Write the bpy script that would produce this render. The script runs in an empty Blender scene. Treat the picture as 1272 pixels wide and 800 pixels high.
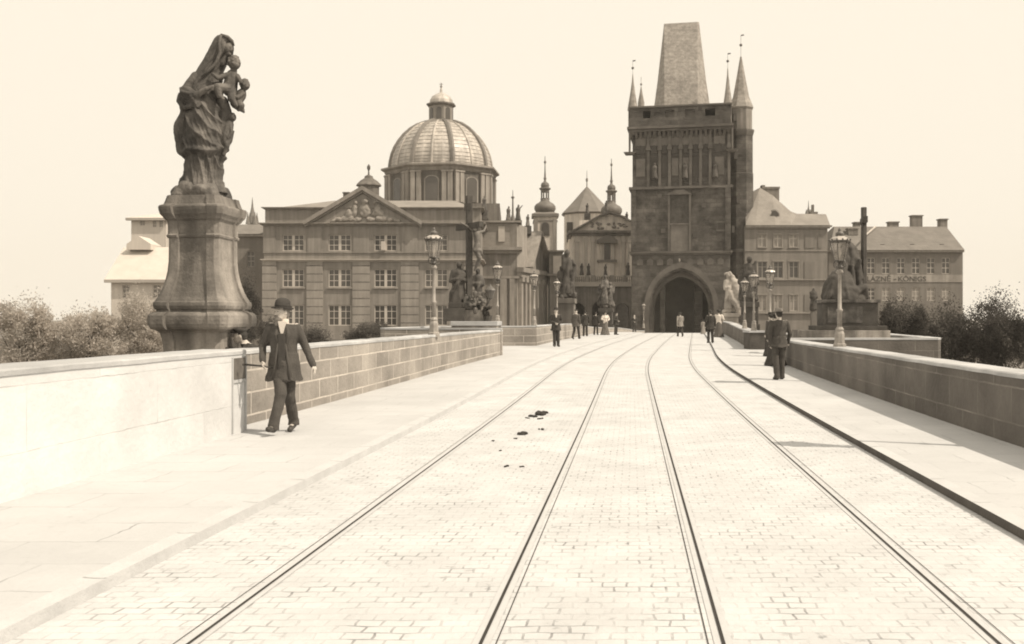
import bpy, math, random
import numpy as np
from mathutils import Vector, Matrix, noise

random.seed(7)
R = math.radians
SC = bpy.context.scene
COL = SC.collection

# ------------------------------------------------------------------ camera, sky, sun, exposure
F, CX, HY, CAMH = 1200.0, 636.0, 395.0, 1.60      # focal length, centre and horizon in photograph pixels; eye height
cam_d = bpy.data.cameras.new("camera")
cam = bpy.data.objects.new("camera", cam_d)
COL.objects.link(cam)
cam.location = (0, 0, CAMH)
cam.rotation_euler = (R(90), 0, 0)
cam_d.sensor_width = 36.0
cam_d.lens = 36.0 * F / 1272.0
cam_d.shift_y = -(400 - HY) / 1272.0
cam_d.clip_start = 0.1
cam_d.clip_end = 3000
SC.camera = cam

SUN_ELEV = R(51)
SHADOW = Vector((-0.92, 0.39, 0)).normalized()     # where shadows fall on the ground
w = bpy.data.worlds.new("World")
SC.world = w
w.use_nodes = True
nt = w.node_tree
nt.nodes.clear()
sky = nt.nodes.new("ShaderNodeTexSky")
sky.sky_type = 'NISHITA'
sky.sun_disc = False
sky.sun_elevation = SUN_ELEV
sky.sun_rotation = math.atan2(-SHADOW.x, -SHADOW.y)
sky.dust_density = 4.0
bw = nt.nodes.new("ShaderNodeRGBToBW")
mr = nt.nodes.new("ShaderNodeMapRange")             # the old plate hardly told one part of the sky from another
mr.inputs['From Min'].default_value = 0.0
mr.inputs['From Max'].default_value = 12.0
mr.inputs['To Min'].default_value = 9.5
mr.inputs['To Max'].default_value = 9.7
tint = nt.nodes.new("ShaderNodeMix")
tint.data_type = 'RGBA'
tint.blend_type = 'MULTIPLY'
tint.inputs[0].default_value = 1.0
tint.inputs[7].default_value = (1.0, 0.91, 0.765, 1)
bg = nt.nodes.new("ShaderNodeBackground")
bg.inputs['Strength'].default_value = 0.1
wo = nt.nodes.new("ShaderNodeOutputWorld")
L = nt.links.new
L(sky.outputs[0], bw.inputs[0]); L(bw.outputs[0], mr.inputs['Value'])
L(mr.outputs[0], tint.inputs[6]); L(tint.outputs[2], bg.inputs['Color']); L(bg.outputs[0], wo.inputs[0])

sd = bpy.data.lights.new("sun", 'SUN')
sd.energy = 4.2
sd.angle = R(0.5)
sd.color = (1.0, 0.89, 0.74)
sun = bpy.data.objects.new("sun", sd)
COL.objects.link(sun)
ray = Vector((SHADOW.x * math.cos(SUN_ELEV), SHADOW.y * math.cos(SUN_ELEV), -math.sin(SUN_ELEV)))
sun.rotation_euler = ray.to_track_quat('-Z', 'Y').to_euler()

SC.view_settings.view_transform = 'Standard'
SC.view_settings.look = 'None'
SC.view_settings.exposure = 0.10
SC.view_settings.gamma = 1.0
SC.view_settings.use_curve_mapping = False
SC.cycles.max_bounces = 5
SC.cycles.diffuse_bounces = 3
SC.cycles.use_denoising = True
SC.cycles.filter_width = 1.9

# ------------------------------------------------------------------ where things stand
def X(px, d): return (px - CX) / F * d
def Z(py, d): return CAMH + (HY - py) / F * d
def sm(a, b, t):
    t = max(0.0, min(1.0, (t - a) / (b - a)))
    return t * t * (3 - 2 * t)
def rz(d):                                          # height of the roadway: the bridge humps gently
    z = 0.3 * sm(12, 52, d)
    if d > 80: z -= 0.00094 * (min(d, 108) - 80) ** 2
    return z
def bend(d):
    if d < 25: return 0.0
    if d < 37: return 0.065 * (d - 25) ** 2 / 24
    return 0.39 + 0.065 * (d - 37)
def bx_(lat, d): return 0.124 * d + bend(d) + lat
def gd(py, kerb=0.1):                               # distance of a point of the pavement seen at row py
    d = 30.0
    for _ in range(40): d = (CAMH - rz(d) - kerb) * F / (py - HY)
    return d
KERB = 0.08

# ------------------------------------------------------------------ materials
def sep(g): return (g, g * 0.915, g * 0.82, 1)
MATS = {}
def mat(name, g, var=0.35, scale=3.0, rough=0.85, bump=0.25, fine=30.0, stain=0.0, brick=None, island=0.0, metal=0.0,
        neutral=False, speck=0.0, leaf=False, uv=False, streak=0.0, spec=0.3, mlow=0.15, wob=0.12):
    """mottled procedural surface. brick = (w, h, mortar size, mortar tone, offset)"""
    if name in MATS: return MATS[name]
    m = bpy.data.materials.new(name)
    m.use_nodes = True
    t = m.node_tree; n = t.nodes; l = t.links.new
    b = n['Principled BSDF']
    b.inputs['Roughness'].default_value = rough
    b.inputs['Metallic'].default_value = metal
    b.inputs['Specular IOR Level'].default_value = spec
    tc = n.new('ShaderNodeTexCoord')
    co = tc.outputs['UV'] if uv else tc.outputs['Object']
    c = (lambda v: (v, v, v, 1)) if neutral else sep
    def mix(mode, fac, a, bcol):
        x = n.new('ShaderNodeMix'); x.data_type = 'RGBA'; x.blend_type = mode
        for sock, val in ((0, fac), (6, a), (7, bcol)):
            if hasattr(val, 'is_output'): l(val, x.inputs[sock])
            else: x.inputs[sock].default_value = val
        return x.outputs[2]
    def nz(sc, det=6.0, vec=None, ro=0.6):
        x = n.new('ShaderNodeTexNoise'); x.inputs['Scale'].default_value = sc
        x.inputs['Detail'].default_value = det; x.inputs['Roughness'].default_value = ro
        l(vec if vec is not None else co, x.inputs['Vector'])
        return x.outputs['Fac']
    def ramp(v, a, bb, lo, hi):
        x = n.new('ShaderNodeMapRange')
        x.inputs['From Min'].default_value = a; x.inputs['From Max'].default_value = bb
        x.inputs['To Min'].default_value = lo; x.inputs['To Max'].default_value = hi
        l(v, x.inputs['Value']); return x.outputs[0]
    n1 = nz(scale)
    base = mix('MIX', ramp(n1, 0.3, 0.7, 0, 1), c(g * (1 - var)), c(min(0.9, g * (1 + var))))
    n2 = nz(fine, 4)
    base = mix('MULTIPLY', 1.0, base, mix('MIX', ramp(n2, 0.25, 0.75, 0, 1), (1 - var * .6,) * 3 + (1,), (1, 1, 1, 1)))
    hgt = n2
    if streak:
        mp = n.new('ShaderNodeMapping'); mp.inputs['Scale'].default_value = (2.2, 2.2, 0.16)
        l(co, mp.inputs[0])
        s = nz(1.0, 5, mp.outputs[0])
        base = mix('MULTIPLY', 1.0, base, mix('MIX', ramp(s, 0.42, 0.62, 0, 1), (1 - streak,) * 3 + (1,), (1, 1, 1, 1)))
    if stain:
        s = nz(scale * .35, 8)
        base = mix('MULTIPLY', 1.0, base, mix('MIX', ramp(s, 0.42, 0.6, 0, 1), (1 - stain,) * 3 + (1,), (1, 1, 1, 1)))
    if brick:
        bt = n.new('ShaderNodeTexBrick')
        bw_, bh_, ms, tone, off = brick
        if not uv:                                  # a wall facing any way: run along x + y, up z
            sx = n.new('ShaderNodeSeparateXYZ'); l(co, sx.inputs[0])
            ad = n.new('ShaderNodeMath'); l(sx.outputs[0], ad.inputs[0]); l(sx.outputs[1], ad.inputs[1])
            cb = n.new('ShaderNodeCombineXYZ'); l(ad.outputs[0], cb.inputs[0]); l(sx.outputs[2], cb.inputs[1])
            bco = cb.outputs[0]
        else: bco = co
        wv = n.new('ShaderNodeVectorMath'); wv.operation = 'ADD'
        wn = n.new('ShaderNodeTexNoise'); wn.inputs['Scale'].default_value = 6.0; l(co, wn.inputs['Vector'])
        wm = n.new('ShaderNodeVectorMath'); wm.operation = 'SCALE'; wm.inputs['Scale'].default_value = bh_ * wob
        l(wn.outputs['Color'], wm.inputs[0]); l(bco, wv.inputs[0]); l(wm.outputs[0], wv.inputs[1])
        l(wv.outputs[0], bt.inputs['Vector'])
        bt.inputs['Scale'].default_value = 1.0
        bt.inputs['Brick Width'].default_value = bw_; bt.inputs['Row Height'].default_value = bh_
        bt.inputs['Mortar Size'].default_value = ms; bt.inputs['Mortar Smooth'].default_value = 0.3
        bt.inputs['Bias'].default_value = 0.0
        bt.offset = off
        bt.inputs['Color1'].default_value = (1 - var * .7,) * 3 + (1,)
        bt.inputs['Color2'].default_value = (1, 1, 1, 1)
        bt.inputs['Mortar'].default_value = (1, 1, 1, 1)
        base = mix('MULTIPLY', 1.0, base, bt.outputs['Color'])
        mf = n.new('ShaderNodeMath'); mf.operation = 'MULTIPLY'; l(bt.outputs['Fac'], mf.inputs[0])
        l(ramp(nz(scale * 1.7, 5), 0.46, 0.68, mlow, 1.0), mf.inputs[1])
        base = mix('MIX', mf.outputs[0], base, c(tone))
        hm = n.new('ShaderNodeMath'); hm.operation = 'MULTIPLY_ADD'; l(bt.outputs['Fac'], hm.inputs[0])
        hm.inputs[1].default_value = -1.2; l(n2, hm.inputs[2]); hgt = hm.outputs[0]
    if speck:                                        # dirt lying in pits and joints
        s = ramp(nz(11.0, 3), 0.60, 0.72, 0, 1); s2 = ramp(nz(0.9, 4), 0.42, 0.62, 0.05, 1)
        sp = n.new('ShaderNodeMath'); sp.operation = 'MULTIPLY'; l(s, sp.inputs[0]); l(s2, sp.inputs[1])
        base = mix('MULTIPLY', sp.outputs[0], base, (1 - speck,) * 3 + (1,))
    if island:
        ge = n.new('ShaderNodeNewGeometry')
        base = mix('MULTIPLY', 1.0, base, mix('MIX', ge.outputs['Random Per Island'], (1 - island,) * 3 + (1,), (1, 1, 1, 1)))
    l(base, b.inputs['Base Color'])
    if bump:
        bp = n.new('ShaderNodeBump'); bp.inputs['Strength'].default_value = bump; bp.inputs['Distance'].default_value = 0.03
        l(hgt, bp.inputs['Height']); l(bp.outputs[0], b.inputs['Normal'])
    if leaf:                                         # light also comes through a leaf
        tr = n.new('ShaderNodeBsdfTranslucent'); l(base, tr.inputs['Color']); ms_ = n.new('ShaderNodeMixShader'); ms_.inputs[0].default_value = 0.5
        l(b.outputs[0], ms_.inputs[1]); l(tr.outputs[0], ms_.inputs[2]); l(ms_.outputs[0], n['Material Output'].inputs['Surface'])
    MATS[name] = m
    return m

# ------------------------------------------------------------------ mesh helper
class MB:
    def __init__(self): self.v = []; self.f = []; self.uv = {}; self.M = None
    def add(self, vs, fs, uvs=None):
        o = len(self.v)
        if self.M is not None: vs = [self.M @ Vector(p) for p in vs]
        self.v += [tuple(p) for p in vs]
        for i, q in enumerate(fs):
            if uvs: self.uv[len(self.f)] = uvs[i]
            self.f.append([o + k for k in q])
        return self
    def box(self, x0, x1, y0, y1, z0, z1):
        vs = [(x0, y0, z0), (x1, y0, z0), (x1, y1, z0), (x0, y1, z0), (x0, y0, z1), (x1, y0, z1), (x1, y1, z1), (x0, y1, z1)]
        return self.add(vs, [(0, 3, 2, 1), (4, 5, 6, 7), (0, 1, 5, 4), (1, 2, 6, 5), (2, 3, 7, 6), (3, 0, 4, 7)])
    def cb(self, c, s): return self.box(c[0] - s[0] / 2, c[0] + s[0] / 2, c[1] - s[1] / 2, c[1] + s[1] / 2, c[2] - s[2] / 2, c[2] + s[2] / 2)
    def poly_y(self, pts, y0, y1):                  # outline in x,z given a thickness along y
        n = len(pts)
        vs = [(p[0], y0, p[1]) for p in pts] + [(p[0], y1, p[1]) for p in pts]
        fs = [tuple(range(n)), tuple(range(2 * n - 1, n - 1, -1))] + [(i, i + n, (i + 1) % n + n, (i + 1) % n) for i in range(n)]
        return self.add(vs, fs)
    def poly_z(self, pts, z0, z1, pts2=None):
        n = len(pts); pts2 = pts2 or pts
        vs = [(p[0], p[1], z0) for p in pts] + [(p[0], p[1], z1) for p in pts2]
        fs = [tuple(range(n - 1, -1, -1)), tuple(range(n, 2 * n))] + [(i, (i + 1) % n, (i + 1) % n + n, i + n) for i in range(n)]
        return self.add(vs, fs)
    def loft(self, rings, cap=True, uvw=None):
        n = len(rings[0]); vs = [p for r in rings for p in r]; fs = []; uvs = []
        for i in range(len(rings) - 1):
            for k in range(n):
                k2 = (k + 1) % n
                fs.append((i * n + k, i * n + k2, (i + 1) * n + k2, (i + 1) * n + k))
                uvs.append(((k / n, i / len(rings)), ((k + 1) / n, i / len(rings)), ((k + 1) / n, (i + 1) / len(rings)), (k / n, (i + 1) / len(rings))))
        if cap:
            fs.append(tuple(range(n - 1, -1, -1))); uvs.append(((0, 0),) * n)
            fs.append(tuple(range((len(rings) - 1) * n, len(rings) * n))); uvs.append(((0, 0),) * n)
        return self.add(vs, fs, uvs)
    def lathe(self, cx, cy, prof, n=16, rot=0.0, sx=1.0, sy=1.0):
        return self.loft([[(cx + r * sx * math.cos(rot + 2 * math.pi * k / n), cy + r * sy * math.sin(rot + 2 * math.pi * k / n), z) for k in range(n)] for r, z in prof])
    def tube(self, pts, rad, n=8):
        pts = [Vector(p) for p in pts]
        if not hasattr(rad, '__len__'): rad = [rad] * len(pts)
        rings = []; up = None
        for i, p in enumerate(pts):
            t = (pts[min(i + 1, len(pts) - 1)] - pts[max(i - 1, 0)]).normalized()
            a = up - t * up.dot(t) if up is not None else t.orthogonal()
            if a.length < 1e-4: a = t.orthogonal()
            a.normalize(); up = a; b = t.cross(a)
            rings.append([p + (a * math.cos(2 * math.pi * k / n) + b * math.sin(2 * math.pi * k / n)) * rad[i] for k in range(n)])
        return self.loft(rings)
    def ell(self, c, r, n=12, rot=None):
        if not hasattr(r, '__len__'): r = (r, r, r)
        m = max(6, n // 2 + 1); rings = []
        rt = rot if rot is not None else Matrix.Identity(3)
        for i in range(m + 1):
            ph = -math.pi / 2 + math.pi * (0.02 + 0.96 * i / m)
            rings.append([Vector(c) + rt @ Vector((r[0] * math.cos(ph) * math.cos(2 * math.pi * k / n), r[1] * math.cos(ph) * math.sin(2 * math.pi * k / n), r[2] * math.sin(ph))) for k in range(n)])
        return self.loft(rings)
    def caps(self, a, b, ra, rb, n=10):             # rounded tapering limb
        a = Vector(a); b = Vector(b); self.tube([a, b], [ra, rb], n); self.ell(a, ra, n); self.ell(b, rb, n); return self
    def facade(self, x0, x1, z0, z1, y, holes, depth=0.25):   # sheet facing -y with window openings and their reveals
        xs = sorted({x0, x1, *[h[0] for h in holes], *[h[1] for h in holes]}); zs = sorted({z0, z1, *[h[2] for h in holes], *[h[3] for h in holes]})
        for i in range(len(xs) - 1):
            for j in range(len(zs) - 1):
                mx, mz = (xs[i] + xs[i + 1]) / 2, (zs[j] + zs[j + 1]) / 2
                if any(h[0] < mx < h[1] and h[2] < mz < h[3] for h in holes): continue
                self.add([(xs[i], y, zs[j]), (xs[i + 1], y, zs[j]), (xs[i + 1], y, zs[j + 1]), (xs[i], y, zs[j + 1])], [(0, 1, 2, 3)])
        for a, b, c, d in holes:
            self.add([(a, y, c), (a, y + depth, c), (a, y + depth, d), (a, y, d)], [(0, 1, 2, 3)])
            self.add([(b, y, c), (b, y + depth, c), (b, y + depth, d), (b, y, d)], [(3, 2, 1, 0)])
            self.add([(a, y, c), (b, y, c), (b, y + depth, c), (a, y + depth, c)], [(0, 1, 2, 3)])
            self.add([(a, y, d), (b, y, d), (b, y + depth, d), (a, y + depth, d)], [(3, 2, 1, 0)])
        return self
    def mesh(self, name, m, smooth=False, off=(0, 0, 0)):
        me = bpy.data.meshes.new(name)
        me.from_pydata([(p[0] - off[0], p[1] - off[1], p[2] - off[2]) for p in self.v], [], self.f)
        if self.uv:
            ul = me.uv_layers.new(name="UVMap")
            for i, p in enumerate(me.polygons):
                u = self.uv.get(i)
                if u:
                    for k, li in enumerate(p.loop_indices): ul.data[li].uv = u[k]
        if m: me.materials.append(m)
        if smooth: me.polygons.foreach_set('use_smooth', [True] * len(me.polygons))
        me.update()
        return me
    def build(self, name, m, parent=None, smooth=False, bevel=0.0):
        off = OFF.get(parent.name, (0, 0, 0)) if parent else (0, 0, 0)
        o = bpy.data.objects.new(name, self.mesh(name, m, smooth, off))
        COL.objects.link(o)
        if parent: o.parent = parent; OFF[o.name] = off
        if bevel:
            b = o.modifiers.new("edge", 'BEVEL'); b.width = bevel; b.segments = 2; b.limit_method = 'ANGLE'
        return o
OFF = {}
WORK = bpy.data.scenes.new("workbench")          # a bare scene in which skins are grown, removed at the end
def tag(o, label, cat, group=None, kind=None):
    if label: o['label'] = label
    if cat: o['category'] = cat
    if group: o['group'] = group
    if kind: o['kind'] = kind
    return o
def thing(name, label, cat, loc=(0, 0, 0), group=None):
    o = bpy.data.objects.new(name, None); COL.objects.link(o); o.location = loc
    o.empty_display_size = 0.3
    OFF[o.name] = tuple(loc)
    return tag(o, label, cat, group)
def struct(name, mb, m, smooth=False):
    return tag(mb.build(name, m, None, smooth), None, None, kind='structure')
def inst(me, name, parent, loc):
    o = bpy.data.objects.new(name, me); COL.objects.link(o); o.parent = parent
    off = OFF.get(parent.name, (0, 0, 0))
    o.location = (loc[0] - off[0], loc[1] - off[1], loc[2] - off[2])
    OFF[o.name] = tuple(loc)
    return o
def copy_tree(o, parent=None):
    c = o.copy(); COL.objects.link(c)
    if parent: c.parent = parent
    for ch in list(o.children): copy_tree(ch, c)
    return c
def remesh(mb, voxel, smooth=2, rough=0.0, rscale=8.0, fold=None):
    """one continuous skin over overlapping closed shapes"""
    me = mb.mesh("skin", None)
    o = bpy.data.objects.new("skin", me); WORK.collection.objects.link(o)
    r = o.modifiers.new("r", 'REMESH'); r.mode = 'VOXEL'; r.voxel_size = voxel; r.use_smooth_shade = True
    if smooth:
        s = o.modifiers.new("s", 'SMOOTH'); s.iterations = smooth; s.factor = 0.5
    vl = WORK.view_layers[0]; vl.update(); dg = vl.depsgraph
    out = bpy.data.meshes.new_from_object(o.evaluated_get(dg))
    bpy.data.objects.remove(o); bpy.data.meshes.remove(me)
    if rough or fold:
        out.update(); n = len(out.vertices)
        co = np.empty(n * 3, np.float32); nr = np.empty(n * 3, np.float32)
        out.vertices.foreach_get('co', co); out.vertex_normals.foreach_get('vector', nr)
        co = co.reshape(-1, 3); nr = nr.reshape(-1, 3); k = np.zeros(n)
        for i in range(n):
            c = Vector(co[i].tolist())
            if rough: k[i] += noise.noise(c * rscale) * rough
            if fold: k[i] += fold(c)
        out.vertices.foreach_set('co', (co + nr * k[:, None]).astype(np.float32).ravel()); out.update()
    return out
def skin(mb, name, m, parent, voxel, smooth=2, rough=0.0, rscale=8.0, fold=None):
    off = OFF.get(parent.name, (0, 0, 0))
    mb.v = [(p[0] - off[0], p[1] - off[1], p[2] - off[2]) for p in mb.v]
    me = remesh(mb, voxel, smooth, rough, rscale, fold)
    me.materials.clear(); me.materials.append(m)
    me.polygons.foreach_set('use_smooth', [True] * len(me.polygons))
    o = bpy.data.objects.new(name, me); COL.objects.link(o); o.parent = parent
    OFF[o.name] = off
    return o
# ------------------------------------------------------------------ surfaces
M_road = mat("stone setts", 0.57, 0.08, 1.6, 0.85, 0.3, 16, brick=(0.15, 0.105, 0.008, 0.22, 0.5), neutral=True, uv=True, stain=0.08, mlow=0.16, wob=0.5, speck=.45)
M_pave = mat("dusty flagstone pavement", 0.53, 0.07, 0.7, 0.9, 0.2, 18, brick=(0.9, 0.6, 0.008, 0.27, 0.5), neutral=True, uv=True, stain=0.09, mlow=.25, speck=.2)
M_kerb = mat("granite kerb", 0.52, 0.06, 3, 0.85, 0.3, neutral=True, uv=True, brick=(7, 1.15, .014, .22, 0), mlow=.6)
M_kerbl = mat("sun-toned kerb face", 0.50, 0.1, 3, 0.9, 0.3, neutral=True)  # lit copy of the kerb face, for the sunny left side
M_kerbf = mat("shade-toned kerb face", 0.10, 0.2, 3, 0.9, 0.3)  # shade on the right kerb face is put into this dark tone
M_rail = mat("worn steel rail", 0.50, 0.06, 5, 0.6, 0.1, neutral=True)
M_groove = mat("dark rail groove", 0.04, 0.2, 6, 0.9, 0.1)  # plain dark tone for the flat strips that draw groove and joint
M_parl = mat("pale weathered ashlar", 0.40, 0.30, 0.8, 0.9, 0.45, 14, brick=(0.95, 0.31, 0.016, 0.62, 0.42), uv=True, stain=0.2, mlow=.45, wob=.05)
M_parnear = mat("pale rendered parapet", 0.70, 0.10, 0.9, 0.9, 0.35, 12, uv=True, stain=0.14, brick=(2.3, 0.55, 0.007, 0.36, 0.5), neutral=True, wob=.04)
M_pard = mat("shade-toned right ashlar", 0.19, 0.3, 0.8, 0.9, 0.4, 14, brick=(1.15, 0.42, 0.012, 0.27, 0.5), uv=True, stain=0.2, wob=.05)  # right walls coloured darker for the shade on their inner faces
M_cope = mat("coping stone", 0.50, 0.14, 1.5, 0.85, 0.25, stain=.25, neutral=True)
M_stone = mat("pedestal sandstone", 0.42, 0.3, 1.6, 0.9, 0.45, 22, stain=0.5, streak=0.4)
M_bronze = mat("sooty fold-toned statue stone", 0.23, 0.5, 3.6, 0.75, 0.5, 26, stain=0.5, streak=.5, spec=0.4)  # soot tone; streaks and stains also stand in for lit and shaded folds
M_dkstone = mat("blackened stone", 0.085, 0.3, 2.5, 0.85, 0.3, 20)
M_gild = mat("gilt bronze figure", 0.16, 0.4, 5, 0.5, 0.2)
M_tower = mat("sooty tower masonry", 0.165, 0.42, 0.9, 0.92, 0.8, 4, brick=(1.1, 0.5, 0.035, 0.075, 0.5), stain=0.35, mlow=.4)
M_towtrim = mat("sooty tower dressings", 0.165, 0.25, 0.8, 0.92, 0.3, 8, stain=0.2)
M_towpan = mat("paler tower panel", 0.19, 0.25, 0.9, 0.92, 0.3, 8)
M_slate = mat("mottled slate roof", 0.37, 0.3, 2.6, 0.7, 0.5, 4, brick=(0.5, 0.36, 0.03, 0.24, 0.5), stain=0.15)
M_board = mat("weathered boarding", 0.30, 0.15, 1, 0.9, 0.2, 10, streak=0.3)
M_chap = mat("side chapel stucco", 0.29, 0.2, 0.6, 0.92, 0.2, 6, streak=0.3)
M_dark = mat("dark interior", 0.09, 0.2, 1, 0.95, 0.0)
M_plaster = mat("grey stucco", 0.30, 0.12, 0.5, 0.95, 0.12, 7, streak=0.22, stain=0.08)
M_rust = mat("rusticated stucco", 0.34, 0.12, 0.6, 0.95, 0.4, 7, brick=(30.0, 0.86, 0.075, 0.11, 0.0), mlow=0.7, streak=0.15)
M_trim = mat("stucco moulding", 0.31, 0.12, 0.9, 0.9, 0.1, 9, streak=0.2)
M_trimlight = mat("pale stone moulding", 0.48, 0.12, 0.9, 0.9, 0.1, 9)
M_relief = mat("pediment relief", 0.30, 0.2, 1.5, 0.9, 0.2, 9)
M_winw = mat("white painted window frame", 0.52, 0.06, 2, 0.6, 0.0)
M_wind = mat("grey window frame", 0.34, 0.1, 2, 0.7, 0.0)
M_glass = mat("dark window glass", 0.11, 0.35, 0.25, 0.2, 0.0, spec=0.4)
M_curt = mat("window with pale curtain", 0.33, 0.3, 0.6, 0.5, 0.0)
M_roofl = mat("tiled roof", 0.29, 0.14, 0.7, 0.85, 0.4, 6, brick=(0.5, 0.34, 0.03, 0.24, 0.5), stain=0.1)
M_roofd = mat("dark tiled roof", 0.2, 0.16, 0.7, 0.85, 0.4, 6, brick=(0.5, 0.34, 0.03, 0.14, 0.5))
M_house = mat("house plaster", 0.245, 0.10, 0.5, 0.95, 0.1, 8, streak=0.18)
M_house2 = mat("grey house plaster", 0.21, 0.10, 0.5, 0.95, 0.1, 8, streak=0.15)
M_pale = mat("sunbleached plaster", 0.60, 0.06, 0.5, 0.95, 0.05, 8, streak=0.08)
M_palroof = mat("sunbleached roof", 0.56, 0.08, 0.8, 0.9, 0.2, 8)
M_dome = mat("seamed copper dome", 0.56, 0.26, 0.5, 0.45, 0.2, 3, streak=0.3, spec=0.5)
M_domerib = mat("dome rib", 0.20, 0.2, 1, 0.6, 0.1)
M_drum = mat("church stone", 0.185, 0.2, 0.6, 0.92, 0.2, 6, streak=0.3)
M_drumlight = mat("pale church pilaster", 0.36, 0.15, 0.7, 0.92, 0.15, 6, streak=0.25)
M_onion = mat("onion dome metal", 0.165, 0.25, 1.2, 0.6, 0.1, 6)
M_cone = mat("church roof slates", 0.19, 0.15, 0.8, 0.8, 0.3, 6)
M_sal = mat("church facade stucco", 0.80, 0.2, 0.5, 0.92, 0.15, 6, streak=0.25)
M_saldark = mat("soot stained church wall", 0.25, 0.25, 0.6, 0.92, 0.15, 6, streak=0.3)
M_iron = mat("lamp post iron", 0.32, 0.25, 6, 0.55, 0.1, 40, spec=0.5)
M_irond = mat("dark lamp iron", 0.12, 0.3, 6, 0.5, 0.1, 40, spec=0.5)
M_lglass = mat("clouded lamp glass", 0.24, 0.3, 9, 0.15, 0.0, spec=0.6)
M_tin = mat("bright tin lamp roof", 0.46, 0.15, 7, 0.35, 0.0, spec=0.6)
M_burner = mat("white gas mantle", 0.7, 0.05, 5, 0.6, 0.0)
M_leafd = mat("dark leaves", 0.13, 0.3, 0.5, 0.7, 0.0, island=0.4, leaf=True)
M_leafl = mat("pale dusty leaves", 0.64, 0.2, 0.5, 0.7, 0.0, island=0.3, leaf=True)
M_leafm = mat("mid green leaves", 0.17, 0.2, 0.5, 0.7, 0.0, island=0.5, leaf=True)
M_bark = mat("bark", 0.09, 0.3, 4, 0.9, 0.3)
M_earth = mat("embankment earth", 0.2, 0.2, 0.3, 0.95, 0.2)
M_quay = mat("quay stone", 0.22, 0.2, 0.5, 0.95, 0.3, 8, brick=(1.2, 0.5, 0.02, 0.14, 0.5))
M_water = mat("river water", 0.06, 0.1, 0.3, 0.08, 0.25, 1.5, spec=0.5)

# ------------------------------------------------------------------ ground, water, bridge
g = MB(); g.add([(-900, -900, -9), (900, -900, -9), (900, 900, -9), (-900, 900, -9)], [(0, 1, 2, 3)]); struct("river_water", g, M_water)
g = MB(); g.box(-500, 500, 101.2, 900, -12, -0.62); struct("town_ground", g, M_earth)
g = MB(); g.box(-400, -9.5, 44.5, 101.1, -12, -3.0); g.box(17.5, 400, 47.5, 101.1, -12, -3.0); struct("river_bank", g, M_earth)

DS = [-10 + 2 * i for i in range(17)] + [25 + 1.5 * i for i in range(54)]
def strip(mb, la, lb, za, zb, ds=DS):               # la, lb: sideways offsets (number or function of distance)
    fa = la if callable(la) else (lambda d: la); fb = lb if callable(lb) else (lambda d: lb)
    vs = []; fs = []; uv = []
    for d in ds:
        vs += [(bx_(fa(d), d), d, rz(d) + za), (bx_(fb(d), d), d, rz(d) + zb)]
    for i in range(len(ds) - 1):
        fs.append((2 * i, 2 * i + 1, 2 * i + 3, 2 * i + 2))
        uv.append(((fa(ds[i]), ds[i]), (fb(ds[i]), ds[i]), (fb(ds[i + 1]), ds[i + 1]), (fa(ds[i + 1]), ds[i + 1])))
    return mb.add(vs, fs, uv)
struct("road", strip(MB(), -3.08, 2.82, 0, 0), M_road)
LEFT_IN = [(-10, -5.17), (12.93, -5.17), (12.95, -5.5), (17.6, -5.37), (35, -4.95), (35.05, -9.3), (43.5, -9.3), (43.6, -5.13), (58, -5.45), (74, -6.0), (88, -5.1), (104, -3.3)]
RIGHT_IN = [(-10, 4.57), (30, 4.6), (30.05, 9.5), (39.4, 9.5), (39.5, 4.25), (72, 4.25), (104, 4.25)]
def interp(tab):
    def f(d):
        if d <= tab[0][0]: return tab[0][1]
        for (a, x), (b, y) in zip(tab, tab[1:]):
            if d <= b: return x + (y - x) * (d - a) / (b - a)
        return tab[-1][1]
    return f
pl = MB(); strip(pl, lambda d: interp(LEFT_IN)(d) - 0.2, lambda d: -3.22, KERB, KERB, sorted(DS + [12.93, 12.95, 35, 35.05, 43.5, 43.6])); struct("pavement", pl, M_pave)
pr = MB(); strip(pr, 2.96, lambda d: interp(RIGHT_IN)(d) + 0.2, KERB, KERB, sorted(DS + [30, 30.05, 39.4, 39.5])); struct("pavement", pr, M_pave)
for nm, a, b in (("kerb", -3.22, -3.08), ("kerb", 2.96, 2.82)):
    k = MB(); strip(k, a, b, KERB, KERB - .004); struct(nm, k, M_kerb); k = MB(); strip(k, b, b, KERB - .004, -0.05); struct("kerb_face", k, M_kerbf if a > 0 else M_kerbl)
br = MB()
strip(br, -5.6, 5.2, -0.35, -0.35); strip(br, -5.6, -5.6, -0.35, -1.6); strip(br, 5.2, 5.2, -0.35, -1.6); strip(br, -5.6, 5.2, -1.6, -1.6)
for dc, ln in ((14.5, 7.0), (39.3, 8.6), (73, 7)):   # the piers down to the river, each with its pointed cutwater
    xl, xr = bx_(-9.4, dc), bx_(9.2, dc)
    br.poly_z([(xl, dc - ln / 2), (xr, dc - ln / 2), (xr + 2, dc), (xr, dc + ln / 2), (xl, dc + ln / 2), (xl - 2, dc)], -12, rz(dc - ln / 2) - 0.1)
struct("bridge", br, M_quay)

# tram rails, each a thing with its groove
for i, (lat, lab) in enumerate(((-2.17, "leftmost steel tram rail, nearest the pale left kerb"), (-0.74, "steel tram rail second from the left pavement, passing the dung heap"),
                                (0.45, "steel tram rail third from the left, bowing through mid roadway"), (1.80, "steel tram rail nearest the dark right-hand kerb"))):
    s = -1 if i in (0, 2) else 1
    r = MB(); strip(r, lat - .045, lat + .045, .004, .004); ro = tag(r.build("tram_rail", M_rail), lab, "tram rail", "rails of the two tram tracks")
    q = MB(); strip(q, lat - .009, lat + .009, .008, .008); q.build("rail_groove", M_groove, ro)
    q = MB(); strip(q, lat + s * .075 - .003, lat + s * .075 + .003, .005, .005); q.build("rail_joint", M_groove, ro)

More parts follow.
